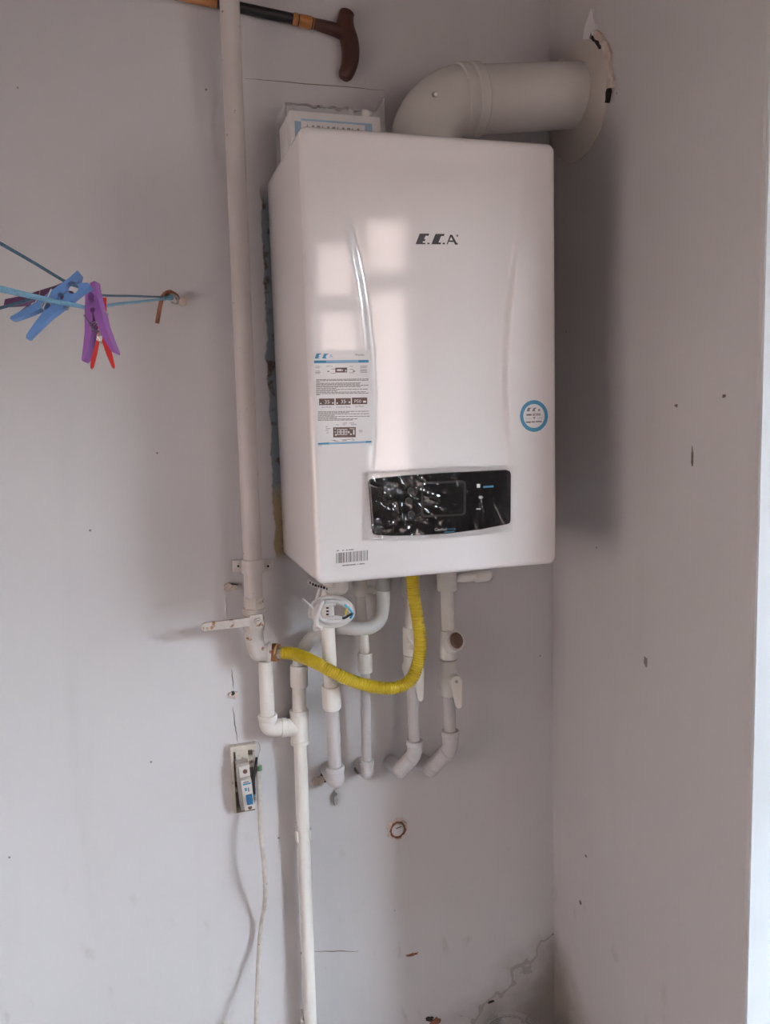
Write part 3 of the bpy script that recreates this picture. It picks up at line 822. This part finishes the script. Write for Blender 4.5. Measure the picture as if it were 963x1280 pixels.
cl = thing('pipe_clamp', at(316, 706, 0), 'grey two-eared clamp holding the beige gas riser to the wall', 'clamp')
c0, c1 = at(316.2, 716, yr), at(316, 699, yr)
mk('band', rev(c0, c1, [(0, .0176), (.02, .0205), (.98, .0205), (1, .0176)], 28), MT['painted'], cl)
for x in (297.5, 334.5):
    ec = at(x, 707, yr+.004)
    e = mk('ear', obox(ec, Vector((1, 0, 0)), Vector((0, 1, 0)), Vector((0, 0, 1)), .021, .007, .023, .003), MT['painted'], cl)
    mk('screw', rev(ec+Vector((0, -.003, 0)), ec+Vector((0, -.0065, 0)), [(0, .0055), (.6, .0055), (1, .004)], 14), MT['painted'], e)
    mk('screw_socket', rev(ec+Vector((0, -.006, 0)), ec+Vector((0, -.0068, 0)), [(0, .0022), (1, .0022)], 10), MT['dark'], e)
cc = at(316, 707, yr)
mk('stud', rev(cc, Vector((cc.x, -.0002, cc.z)), [(0, .005), (1, .005)], 12), MT['steel'], cl)

# ------------------------------------------------------------------ yellow gas hose
hpth = smooth_path(P3([(352, 816, -.056), (368, 817.5, -.072), (392, 827, -.104), (418, 841, -.126), (446, 853, -.134), (474, 859.5, -.139), (497, 859, -.142), (513, 850, -.146), (522, 831, -.148), (525.5, 805, -.146), (523, 778, -.142), (518.5, 752, -.137), (516, 728, -.132), (514, 700, -.13)]), 14)
hpth = resample(hpth, .00115)
npts = len(hpth)
gh = thing('gas_hose', hpth[0], 'yellow corrugated gas hose looping from valve to boiler', 'hose')
mk('corrugated_tube', tube(hpth, [.0117 + .00085*math.cos(2*math.pi*i*.00115/.0046) for i in range(npts)], 18), MT['yellow'], gh, sharp=80)
hd = (hpth[8]-hpth[0]).normalized()
mk('brass_nut', rev(hpth[0]-hd*.019, hpth[0]-hd*.006, [(0, .0155), (.15, .0180), (.85, .0180), (1, .0150)], 8), MT['brass'], gh, sharp=20)
mk('steel_ferrule', rev(hpth[0]-hd*.007, hpth[0]+hd*.003, [(0, .0110), (.2, .0125), (.8, .0125), (1, .0115)], 8), MT['steel'], gh, sharp=20)

# ------------------------------------------------------------------ white drain pipe with tee
yd = -.032
dp = thing('drain_pipe', at(388, 1290, yd), 'white plastic drain pipe with a tee running down the wall', 'pipe')
q0, q1, q2 = at(332, 826, yd), at(335.2, 909.5, yd), at(366, 909.5, yd)
mk('branch_pipe', tube([q0, at(334.6, 895, yd)], .0137, 22), MT['ppr'], dp)
mk('elbow', [tube(fillet([at(334.9, 896, yd), q1, at(358, 909.5, yd)], .022, 9), .0172, 22), sleeve(at(334.5, 893, yd), at(334.9, 900, yd), .0187), sleeve(at(351, 909.5, yd), at(358.5, 909.5, yd), .0184)], MT['ppr'], dp)
mk('tee', [sleeve(at(375.2, 930, yd), at(374.2, 888, yd), .0180), sleeve(at(357.5, 909.5, yd), at(372, 909.5, yd), .0170), sleeve(at(374.2, 893, yd), at(374.1, 887, yd), .0188), sleeve(at(375.3, 930, yd), at(375.1, 924, yd), .0188)], MT['ppr'], dp)
mk('riser_pipe', tube([at(374.2, 890, yd), at(374, 850, yd)], .0132, 22), MT['ppr'], dp)
mk('coupling', sleeve(at(374.1, 858, yd), at(373.9, 831, yd), .0172), MT['ppr'], dp)
dbot = at(388.5, 1290, yd); dtop = at(375.3, 928, yd); ddir = (dbot-dtop).normalized()
dend = dbot + ddir*((dbot.z-.003)/-ddir.z)
mk('down_pipe', tube([dtop, dbot, dend], .0128, 22), MT['ppr'], dp)
for (px, py), lab in (((379, 1043), 'white pipe clip high on the drain pipe'), ((386, 1279), 'white pipe clip at the bottom edge on the drain pipe')):
    c = at(px, py, yd); t = thing('pipe_clip', Vector((c.x, 0, c.z-.01)), lab, 'pipe clip', 'clips on the drain pipe')
    n = 14; V, Fc = [], []
    for zz in (-.011, .011):
        for r_ in (.0131, .0162):
            for k in range(n+1):
                a = math.radians(-35 + 250*k/n)
                V.append(c + Vector((r_*math.cos(a), r_*math.sin(a), zz)))
    m_ = n+1
    for k in range(n):
        a, b, c_, d = k, k+m_, k+2*m_, k+3*m_
        Fc += [(a, a+1, b+1, b), (c_, d, d+1, c_+1), (a, c_, c_+1, a+1), (b, b+1, d+1, d)]
    for k in (0, n): Fc.append((k, k+m_, k+3*m_, k+2*m_))
    mk('jaw', (V, Fc), MT['ppr'], t)
    mk('foot', bbox(c.x-.011, c.x+.011, c.y+.0158, -.0004, c.z-.012, c.z+.012, .0015), MT['ppr'], t)

# ------------------------------------------------------------------ grey condensate hose
ch = thing('condensate_hose', at(374, 832, yd), 'pale grey condensate hose bending from boiler into the drain coupling', 'hose')
cp_ = smooth_path(P3([(480, 705, -.105), (479.5, 735, -.105), (479, 758, -.105), (475, 775, -.105), (463, 784, -.105), (446, 786, -.100), (428, 785, -.080), (408, 787, -.046), (390, 797, -.034), (379, 813, -.032), (374.3, 828, -.032), (374, 845, -.032)]), 8)
mk('tube', tube(cp_, .0126, 18), MT['hose_grey'], ch)
mk('collar', sleeve(at(479.5, 738, -.105), at(480, 722, -.105), .0148), MT['gasket'], ch)

# ------------------------------------------------------------------ the four supply pipes under the boiler
def to_wall(p, r, d=(0, 1, 0)):
    p = Vector(p); d = Vector(d); return p + d*((-.0003-p.y)/d.y)
def upv(p, zz): return Vector((p.x, p.y, zz))
ztop = zb + .012
# A
ya = -.088
pA = thing('supply_pipe', to_wall(at(420, 972, -.05), 0), 'thickest white and grey water pipe, directly under the cable coil', 'pipe', 'water pipes under the boiler')
a_top, a_mid, a_bot = at(408, 742, ya), at(413.5, 860, ya), at(419, 962, -.060)
mk('upper_pipe', tube([at(413.8, 862, ya), a_top, upv(a_top, ztop)], .0130, 20), MT['ppr'], pA)
mk('top_elbow', [tube(smooth_path([upv(a_top, zb-.006), at(414, 733, ya-.01), at(424, 734, ya-.02), at(427, 722, ya-.02)], 6), .0150, 18), ball(at(425, 733, ya-.02), .0165)], MT['ppr'], pA)
mk('coupling', sleeve(at(415.2, 885, -.080), at(413.8, 856, -.086), .0180), MT['ppr'], pA)
mk('lower_pipe', tube([at(415, 880, -.082), at(419.3, 962, -.062)], .0130, 20), MT['ppr_paint'], pA)
ae = [at(419, 958, -.062), at(420, 976, -.060), to_wall(at(420, 976, -.060), 0)]
mk('wall_elbow', [tube(fillet(ae, .022, 8), .0170, 20), sleeve(at(418.8, 957, -.062), at(419.2, 964, -.062), .0183), ball(at(420, 974, -.060), .0180)], MT['ppr_paint'], pA)
mk('pipe_marking', [rect3 for rect3 in [obox(at(409.5, 752+4*k, ya-.0135), RT, FW, UP, .0045, .0008, .0030) for k in range(5)]], MT['ink'], pA, kind='stuff')
# B
yb2 = -.058
pB = thing('supply_pipe', to_wall(at(458, 964, -.04), 0), 'thinnest pipe, second from left under the boiler', 'pipe', 'water pipes under the boiler')
mk('upper_pipe', tube([at(456.2, 820, yb2), at(450, 741, yb2), upv(at(450, 741, yb2), ztop)], .0098, 18), MT['ppr'], pB)
mk('top_fitting', [sleeve(at(450.5, 744, yb2), at(449.5, 722, yb2), .0145), sleeve(at(450, 735, yb2), at(469, 737, yb2-.006), .0085), ball(at(468, 737, yb2-.006), .0095)], MT['ppr'], pB)
mk('coupling', sleeve(at(457, 840, yb2), at(456, 816, yb2), .0145), MT['ppr'], pB)
mk('lower_pipe', tube([at(456.8, 836, yb2), at(458.6, 955, -.050)], .0094, 18), MT['ppr_paint'], pB)
be = [at(458.4, 950, -.050), at(458.8, 966, -.050), to_wall(at(458.8, 966, -.050), 0)]
mk('wall_elbow', [tube(fillet(be, .018, 8), .0132, 18), sleeve(at(458.4, 951, -.050), at(458.6, 957, -.050), .0145), ball(at(458.8, 965, -.050), .0140)], MT['ppr_paint'], pB)
# C and D share their look: strainer with brown cap, lever ball valve, double 45 degree elbow
def valve_pipe(px_top, y, body, cap, capr, valve, hub, lever_end, low, elb, label, stub=None, r=.0125):
    t = thing('supply_pipe', to_wall(at(elb[-1][0], elb[-1][1], elb[-1][2]), 0), label, 'pipe', 'water pipes under the boiler')
    tp = at(*px_top, y)
    b0, b1 = at(*body[0], y), at(*body[1], y)
    mk('upper_pipe', tube([b1, tp, upv(tp, ztop)], r, 20), MT['ppr'], t)
    mk('top_fitting', [sleeve(at(px_top[0], px_top[1], y), upv(at(px_top[0], px_top[1]-14, y), ztop), r*1.55)] + (stub or []), MT['ppr'], t)
    st_ = mk('strainer', [sleeve(b0, b1, r*1.36), tube([b0.lerp(b1, .35), at(cap[0], cap[1], y-.030)], [r*1.1, r*1.5], 22)], MT['ppr'], t)
    cpt = at(cap[0], cap[1], y-.030); cd = Vector((.30, -.80, .36)).normalized()
    mk('strainer_rim', rev(cpt-cd*.012, cpt+cd*.002, [(0, capr*.9), (.3, capr*1.28), (.9, capr*1.28), (1, capr*1.15)], 26), MT['ppr'], st_)
    mk('cap', rev(cpt, cpt+cd*.006, [(0, capr), (.6, capr), (1, capr*.72)], 24), MT['brown'], st_, label='brown plastic cap')
    v0_, v1_ = at(*valve[0], y), at(*valve[1], y)
    vb_ = mk('ball_valve', rev(v0_, v1_, [(0, r*1.2), (.03, r*1.28), (.22, r*1.28), (.30, r*1.45), (.45, r*1.62), (.58, r*1.62), (.72, r*1.42), (.78, r*1.32), (1, r*1.32)], 26), MT['ppr'], t)
    hp_ = at(*hub, y-.030)
    hbase = Vector((v0_.lerp(v1_, .5).x + .004, y-.008, hp_.z))
    mk('hub', rev(hbase, hp_, [(0, r*.9), (.8, r*.9), (1, r*.75)], 18), MT['ppr'], vb_)
    le = at(*lever_end, y-.036)
    axl = (le-hp_).normalized(); azl = Vector((.15, 1, 0)).normalized(); ayl = azl.cross(axl).normalized(); azl = axl.cross(ayl)
    L = (le-hp_).length; P = []
    for k in range(9):
        a = math.pi/2 + math.pi*k/8; P.append((.0115*math.cos(a), .0115*math.sin(a)))
    for k in range(7):
        a = -math.pi/2 + math.pi*k/6; P.append((L-.005+.0052*math.cos(a), .0056*math.sin(a)))
    hl = mk('lever', prism([hp_ + axl*u + ayl*v - azl*.010 for u, v in P], azl*.010), MT['ppr'], vb_)
    mk('lever_screw', rev(hp_-azl*.0098, hp_-azl*.0112, [(0, .0032), (1, .0028)], 12), MT['steel'], hl)
    l0, l1 = at(*low[0], y), at(*low[1], y)
    mk('lower_pipe', tube([l0, l1], r*.96, 20), MT['ppr_paint'], t)
    E = [at(*e) for e in elb]
    dr = (E[1]-E[0]).normalized()
    w_ = E[-1]; wl = Vector((w_.x-.004, -.0003, w_.z-.004))
    path = fillet(E + [wl], .014, 6)
    rr2 = r*1.28
    d2 = (E[2]-E[1]).normalized()
    mk('wall_elbow', [tube(path, rr2, 20), sleeve(E[0]-dr*.002, E[0]+dr*.010, rr2*1.10), sleeve(E[1]+d2*.010, E[1]+d2*.017, rr2*1.10), ball(E[2], rr2*1.08)], MT['ppr_paint'], t)
    return t
valve_pipe((513, 745), -.072, ((514.3, 818), (513.8, 784)), (521, 797), .0088, ((515.5, 850), (514.3, 819)), (522, 838), (525, 875), ((515.5, 848), (518.5, 932)),
           [(518.6, 926, -.072), (519, 943, -.072), (500, 962, -.052)], 'valved pipe half hidden behind the yellow hose', r=.0118)
yD = -.074
stubD = [tube(smooth_path([at(558, 724, yD), at(580, 722, yD), at(594, 720, yD-.006), at(608, 718, yD-.008)], 5), [.0085]*5+[.0095]*5+[.0135]*6, 18), ball(at(608, 718, yD-.008), .0135)]
valve_pipe((559, 738), yD, ((561, 823), (560.3, 787)), (570, 801), .0160, ((561.5, 869), (561, 825)), (569.5, 851), (573, 884), ((561.5, 866), (563, 922)),
           [(563, 914, yD), (563.5, 936, yD), (539, 960, -.050)], 'rightmost valved pipe with a fully visible round brown cap', stub=stubD, r=.0127)

# ------------------------------------------------------------------ coiled mains cable under the boiler
yk = -.142
kc = thing('power_cable', at(412, 786, yk), 'coiled white power cable hanging under the boiler corner', 'cable')
pts = [at(402, 722, yk+.03), at(400, 738, yk+.01)]
rk = random.Random(4)
for k in range(12*3+5):
    a = math.radians(200 - 30*k); turn = k//12
    pts.append(at(414 + (26.5 - turn*2.6 + rk.uniform(-.7, .7))*math.cos(a) + .8*turn, 764.5 - (18.0 - turn*2.6)*math.sin(a), yk - .005*turn - .003*math.sin(a*1.7)))
mk('coil', tube(smooth_path(pts, 5), .0040, 10), MT['cable'], kc)
mk('wrap', tube(smooth_path([at(402, 784, yk-.016), at(396, 778, yk-.019), at(399, 764, yk-.022), at(403, 753, yk-.018), at(401, 760, yk+.004), at(394, 785, yk+.002), at(402, 785, yk-.01)], 6), .0040, 10), MT['cable'], kc)
mk('loose_end', tube(smooth_path([at(398, 766, yk-.006), at(388, 757, yk-.010), at(378.5, 748.5, yk-.012)], 5), [.0026]*6+[.0018]*5, 8), MT['cable'], kc)
mk('inner_sheath', tube(smooth_path([at(404, 778, yk-.004), at(414, 772, yk-.010), at(424, 772, yk-.014), at(431, 775, yk-.016)], 5), .0030, 8), MT['cable'], kc)
for m_, A in (('wire_blue', [(431, 756), (437, 761), (441, 767), (438, 773)]), ('wire_black', [(442, 766), (437, 769), (432, 772), (428, 773)]), ('wire_yellow', [(437, 758), (433, 763), (432, 768)])):
    mk(m_[5:]+'_wire', tube(smooth_path([at(x, y_, yk-.018) for x, y_ in A], 5), .0022 if m_ != 'wire_yellow' else .0016, 8), MT[m_], kc)
# paper flag fixed to the cable
fl = []
for k in range(9):
    t = k/8; fl.append((384.5+29*t, 726+13.5*t + 1.2*math.sin(t*6)))
V, Fc = [], []
for x_, y_ in fl:
    V += [at(x_+1.5, y_-2.6, yk-.004), at(x_-1.5, y_+2.6, yk-.006)]
for k in range(8): Fc.append((2*k, 2*k+1, 2*k+3, 2*k+2))
mk('paper_flag', (V, Fc), MT['paper'], kc)
pr_ = []
for k in range(7):
    t = .12 + .12*k; x_, y_ = 384.5+29*t, 726+13.5*t+1.2*math.sin(t*6)
    pr_.append(obox(at(x_, y_, yk-.0068), RT, FW, UP, .0022 + .001*(k % 3), .0004, .0042))
mk('flag_print', pr_, MT['ink'], kc, kind='stuff')

# ------------------------------------------------------------------ open fuse box
bxc = at(304, 970, 0)
fbx = thing('breaker_box', Vector((bxc.x, 0, at(304, 1010, 0).z)), 'small open breaker box with blue toggle on the wall', 'breaker')
def fr_box(x0, y0, x1, y1, d0, d1, bev=.001):   # box between two corner pixels of the wall, from depth d0 to d1
    a, b = at(x0, y0, d0), at(x1, y1, d0)
    return bbox(a.x, b.x, -max(abs(d0), abs(d1)), -min(abs(d0), abs(d1)), b.z, a.z, bev)
mk('tray', [fr_box(289.5, 930.5, 319, 1012, -.0004, -.003)], MT['box_inside'], fbx)
mk('rim', [fr_box(289.5, 930.5, 292, 1012, -.0004, -.016), fr_box(289.5, 930.5, 319, 933, -.0004, -.014), fr_box(317, 938, 319, 1000, -.0004, -.008)], MT['box_old'], fbx)
mk('upper_plate', [fr_box(293, 933, 310, 950, -.003, -.012, .002), fr_box(306, 944, 317, 957, -.003, -.010, .002)], MT['box_old'], fbx)
mk('din_rail', [fr_box(293, 962, 298, 975, -.003, -.010), fr_box(293, 984, 298, 988, -.003, -.010)], MT['steel'], fbx)
B = Vector((0, 1, 0)); bt, bb = at(302.6, 951, -.02), at(309.5, 1008, -.02)
zz_ = (bt-bb).normalized(); xx_ = zz_.cross(-B).normalized() if False else Vector((zz_.z, 0, -zz_.x)).normalized(); cb = (bt+bb)/2; Lb = (bt-bb).length
br = mk('breaker', obox(cb+Vector((-.001, .002, 0)), xx_, B, zz_, .025, .030, Lb, .0015), MT['breaker_grey'], fbx)
mk('breaker_face', [obox(cb+xx_*.002+zz_*(-.12*Lb)-B*.016, xx_, B, zz_, .0195, .008, Lb*.58, .001), obox(cb+xx_*.001+zz_*(.335*Lb)-B*.014, xx_, B, zz_, .020, .006, Lb*.22, .001), obox(cb+xx_*.003-zz_*(.445*Lb)-B*.0145, xx_, B, zz_, .0205, .006, Lb*.10, .001)], MT['breaker'], br)
mk('toggle', obox(cb+xx_*.0035-zz_*(.245*Lb)-B*.022, xx_, B, zz_, .0120, .009, .0185, .0015), MT['toggle'], br, label='blue toggle switch')
mk('breaker_print', [obox(cb+xx_*.002+zz_*(.085*Lb)-B*.0203, xx_, B, zz_, .0150, .0004, .0028), obox(cb-xx_*.001-zz_*(.03*Lb)-B*.0203, xx_, B, zz_, .0040, .0004, .006)], MT['ink_blue'], br, kind='stuff')
mk('breaker_lettering', [obox(cb+xx_*.001+zz_*(.125*Lb)-B*.0203, xx_, B, zz_, .0110, .0004, .0022), obox(cb+xx_*.004-zz_*(.045*Lb)-B*.0203, xx_, B, zz_, .0028, .0004, .008)], MT['ink_grey'], br, kind='stuff')
mk('screw_hole', [rev(cb+xx_*.002+zz_*(.34*Lb)-B*.0165, cb+xx_*.002+zz_*(.34*Lb)-B*.0175, [(0, .0045), (1, .0045)], 12)], MT['brown'], br)
mk('screw_hole', [rev(cb+xx_*.003-zz_*(.445*Lb)-B*.0170, cb+xx_*.003-zz_*(.445*Lb)-B*.0178, [(0, .004), (1, .004)], 12)], MT['brown'], br)
mk('dark_wire', tube(smooth_path([at(321, 947, -.012), at(319.5, 960, -.026), at(317.5, 975, -.030), at(318, 992, -.02)], 5), .0026, 8), MT['wire_black'], fbx)
mk('blue_wire', tube(smooth_path([at(317, 978, -.020), at(318.2, 987, -.022), at(317.5, 995, -.018)], 5), .0022, 8), MT['wire_blue'], fbx)

hc = thing('hanging_cable', at(321, 1290, -.05), 'grubby beige cable hanging from the breaker box to the bottom edge', 'cable')
cpts = P3([(321.5, 955, -.020), (323, 968, -.022), (324.5, 1000, -.035), (326, 1040, -.055), (329.5, 1075, -.062), (331.5, 1105, -.050), (331, 1130, -.035), (327, 1155, -.018), (324.5, 1180, -.018), (322.5, 1220, -.040), (321, 1260, -.060), (320, 1300, -.075)])
last = cpts[-1]; cpts += [Vector((last.x-.02, -.09, .10)), Vector((last.x-.03, -.10, .006))]
mk('sheath', tube(smooth_path(cpts, 8), .0044, 10), MT['old_cable'], hc)
mk('thin_loop', tube(smooth_path(P3([(315, 931, -.006), (318, 926, -.010), (323, 927.5, -.012), (325.5, 935, -.010), (323.5, 945, -.012), (322, 957, -.018)]), 6), .0013, 8), MT['old_cable'], hc)
mk('tape_joint', tube(P3([(324, 957, -.021), (324.4, 963, -.022)]), .0056, 10), MT['wire_green'], hc)

# ------------------------------------------------------------------ cut pipe end in the wall
oc = at(496.5, 1036, 0)
ot = thing('capped_outlet', oc, 'rust-rimmed capped pipe end set in the wall below the pipes', 'outlet')
def ragged_ring(c, r0, r1, seed, th):
    rr_ = random.Random(seed); n = 26; V, Fc = [], []
    for k in range(n):
        a = 2*math.pi*k/n; q = r1*(1+rr_.uniform(-.12, .16)); i_ = r0*(1+rr_.uniform(-.05, .08))
        u = Vector((math.cos(a), 0, math.sin(a)*1.12))
        V += [c+u*i_+Vector((0, -.0003, 0)), c+u*q+Vector((0, -.0003, 0)), c+u*i_+Vector((0, -th, 0)), c+u*q*.95+Vector((0, -th*.5, 0))]
    for k in range(n):
        a, b = 4*k, 4*((k+1) % n)
        Fc += [(a, b, b+1, a+1), (a+2, a+3, b+3, b+2), (a, a+2, b+2, b), (a+1, b+1, b+3, a+3)]
    return V, Fc
mk('broken_edge', ragged_ring(oc, .0165, .0215, 5, .004), MT['plaster'], ot)
mk('rust_ring', ragged_ring(oc+Vector((.001, 0, -.001)), .0135, .0180, 6, .0055), MT['rust'], ot)
mk('cap', rev(oc+Vector((0, -.0005, 0)), oc+Vector((0, -.007, 0)), [(0, .0140), (.7, .0135), (1, .0115)], 20), MT['ppr_paint'], ot)
mk('cap_slot', obox(oc+Vector((.0015, -.0073, .006)), Vector((1, 0, .2)).normalized(), Vector((0, 1, 0)), Vector((-.2, 0, 1)).normalized(), .012, .001, .0022), MT['box_inside'], ot)

# ------------------------------------------------------------------ clothes line, hook and pegs
hk = thing('wall_hook', at(216, 372, 0), 'rusty bent hook in the wall holding the blue line', 'hook')
mk('hook_rod', tube(smooth_path([Vector((at(222, 373, 0).x, -.0003, at(222, 373, 0).z)), at(220, 369, -.020), at(212, 365, -.030), at(204, 370, -.034), at(200, 384, -.034), at(196.5, 404, -.034)], 7), .0038, 10), MT['rust'], hk)
mk('hook_eye', tube(smooth_path(P3([(208, 373, -.030), (214, 368, -.032), (222, 372, -.030), (221, 380, -.026), (214, 378, -.030)]), 6), .0020, 8), MT['steel'], hk)
ln = thing('clothesline', at(212, 373, -.03), 'blue braided clothesline tied to the rusty wall hook', 'cord')
mk('near_strand', tube(smooth_path(P3([(214, 371, -.034), (205, 373.5, -.045), (175, 377, -.20), (143, 380.5, -.42), (118, 386, -.62), (95, 381.5, -.72), (70, 377, -.78), (35, 369, -.92), (0, 361, -1.04), (-45, 352, -1.14)]), 8), .0021, 10), MT['line_blue'], ln, label='light blue near strand')
mk('middle_strand', tube(smooth_path(P3([(213, 369, -.034), (203, 371, -.045), (165, 370, -.22), (128, 369, -.42), (103, 360, -.55), (82, 352, -.58), (40, 327, -.62), (0, 304, -.66), (-45, 279, -.70)]), 8), .0017, 8), MT['line_dark'], ln, label='dark blue strand rising to the left')
mk('far_strand', tube(smooth_path(P3([(103, 360, -.556), (84, 356, -.57), (60, 365, -.58), (35, 375, -.60), (0, 385, -.63), (-45, 397, -.68)]), 8), .0017, 8), MT['line_dark'], ln, label='dark blue strand falling to the left')
mk('knot', [ball(at(212, 372, -.036), .0055, sc=(1.5, .8, .9)), ball(at(206, 373, -.042), .0040)], MT['line_blue'], ln)

def leg_poly(s=1.0, gap=0.0):
    P = [(0, 5.0), (5, 1.4), (8, .4)]
    for k in range(7): a = math.pi - math.pi*k/6; P.append((14 + 5.6*math.cos(a), .4 + 5.4*math.sin(a)))
    P += [(21, .4), (23.5, .4)]
    for k in range(5): a = math.pi - math.pi*k/4; P.append((27 + 2.8*math.cos(a), .4 + 2.8*math.sin(a)))
    P += [(31, .4), (38, .4), (40, 1.6), (43, 2.0), (47, 1.2), (60, 4.5), (74, 9.2), (76, 11.4), (74.5, 12.6), (60, 10.6), (46, 9.0), (38, 9.2), (10, 8.6), (0, 9.6)]
    return [(u*.001*s, v*.001*s) for u, v in P]
def peg(px, py, y, du, label, m, yaw=0.0, spread=0.0, roll=0.0, s=1.0, thick=.0095, name='clothes_peg'):
    """jaw tip at a pixel; du = pixel direction jaw -> handles; yaw swings the length in depth, roll turns it about its length"""
    o = at(px, py, y)
    U0 = (RT*du[0] - UP*du[1]).normalized()
    U = (U0*math.cos(yaw) + FW*math.sin(yaw)).normalized()
    Wd = (-FW - U*(-FW).dot(U)).normalized()
    Vd = Wd.cross(U)
    Wd, Vd = (Wd*math.cos(roll)+Vd*math.sin(roll)), (Vd*math.cos(roll)-Wd*math.sin(roll))
    c = o + U*.042*s
    root = thing(name, c, label, 'clothes peg', 'pegs on the clothesline')
    for sg in (1, -1):
        P = leg_poly(s); Q = []
        for u, v in P:
            # swing the leg about the spring
            a = spread; uu, vv = u-.031*s, v
            u2, v2 = uu*math.cos(a)-vv*math.sin(a), uu*math.sin(a)+vv*math.cos(a)
            Q.append((u2+.031*s, v2 + .0002))
        mk('leg', prism([o + U*u + Vd*(v*sg) - Wd*(thick/2) for u, v in Q], Wd*thick), m, root, sharp=30)
    pts = []
    for k in range(40):
        a = 2*math.pi*k/13; w = -thick*.62 + thick*1.24*k/39
        pts.append(c + U*(.0042*s*math.cos(a)+.001) + Vd*(.0042*s*math.sin(a)) + Wd*w)
    mk('spring', tube(pts, .00065, 6), MT['steel'], root)
    mk('spring_arm', [tube([pts[0], c - U*.012*s + Vd*.0102*s - Wd*thick*.55, c - U*.012*s + Vd*.0102*s + Wd*thick*.3], .00065, 6), tube([pts[-1], c - U*.012*s - Vd*.0102*s + Wd*thick*.55, c - U*.012*s - Vd*.0102*s - Wd*thick*.3], .00065, 6)], MT['steel'], root)
    return root
peg(107, 350, -.735, (-58, 48), 'light blue plastic clothes peg hanging askew on the line', MT['peg_blue'], yaw=-.10, s=1.0)
peg(86, 364, -.60, (-66, 15), 'dark purple peg partly hidden behind the blue peg', MT['peg_purple'], yaw=.25, roll=1.05, s=.98)
peg(115.5, 356, -.690, (12, 76), 'violet peg hanging with legs apart in front of the red one', MT['peg_violet'], yaw=-.12, spread=.13, roll=-.25, s=1.02)
peg(121.5, 373, -.625, (5, 76), 'red peg hanging behind the violet peg', MT['peg_red'], yaw=.05, roll=.30, s=.98)

# ------------------------------------------------------------------ clear tub in the corner, only its rim in view
tc_ = at(640, 1283, -.105)
rz_ = at(640, 1268, -.06).z
tr_ = .058
tb_ = thing('clear_tub', (tc_.x, -.105, 0), 'clear plastic tub in the corner with only its rim showing', 'tub')
cx_, cy_ = tc_.x, -.105
def tubp(prof): return rev((cx_, cy_, .002), (cx_, cy_, rz_), prof, 40, caps=False)
mk('body', [tubp([(0, .001), (0, .046), (.04, .048), (.97, tr_-.003), (.97, tr_-.005), (.05, .046), (.015, .044), (.015, .001)])], MT['tub'], tb_)
mk('rim', [tubp([(.955, tr_-.003), (.955, tr_+.003), (.995, tr_+.004), (1, tr_), (.995, tr_-.005), (.955, tr_-.003)])], MT['tub'], tb_)
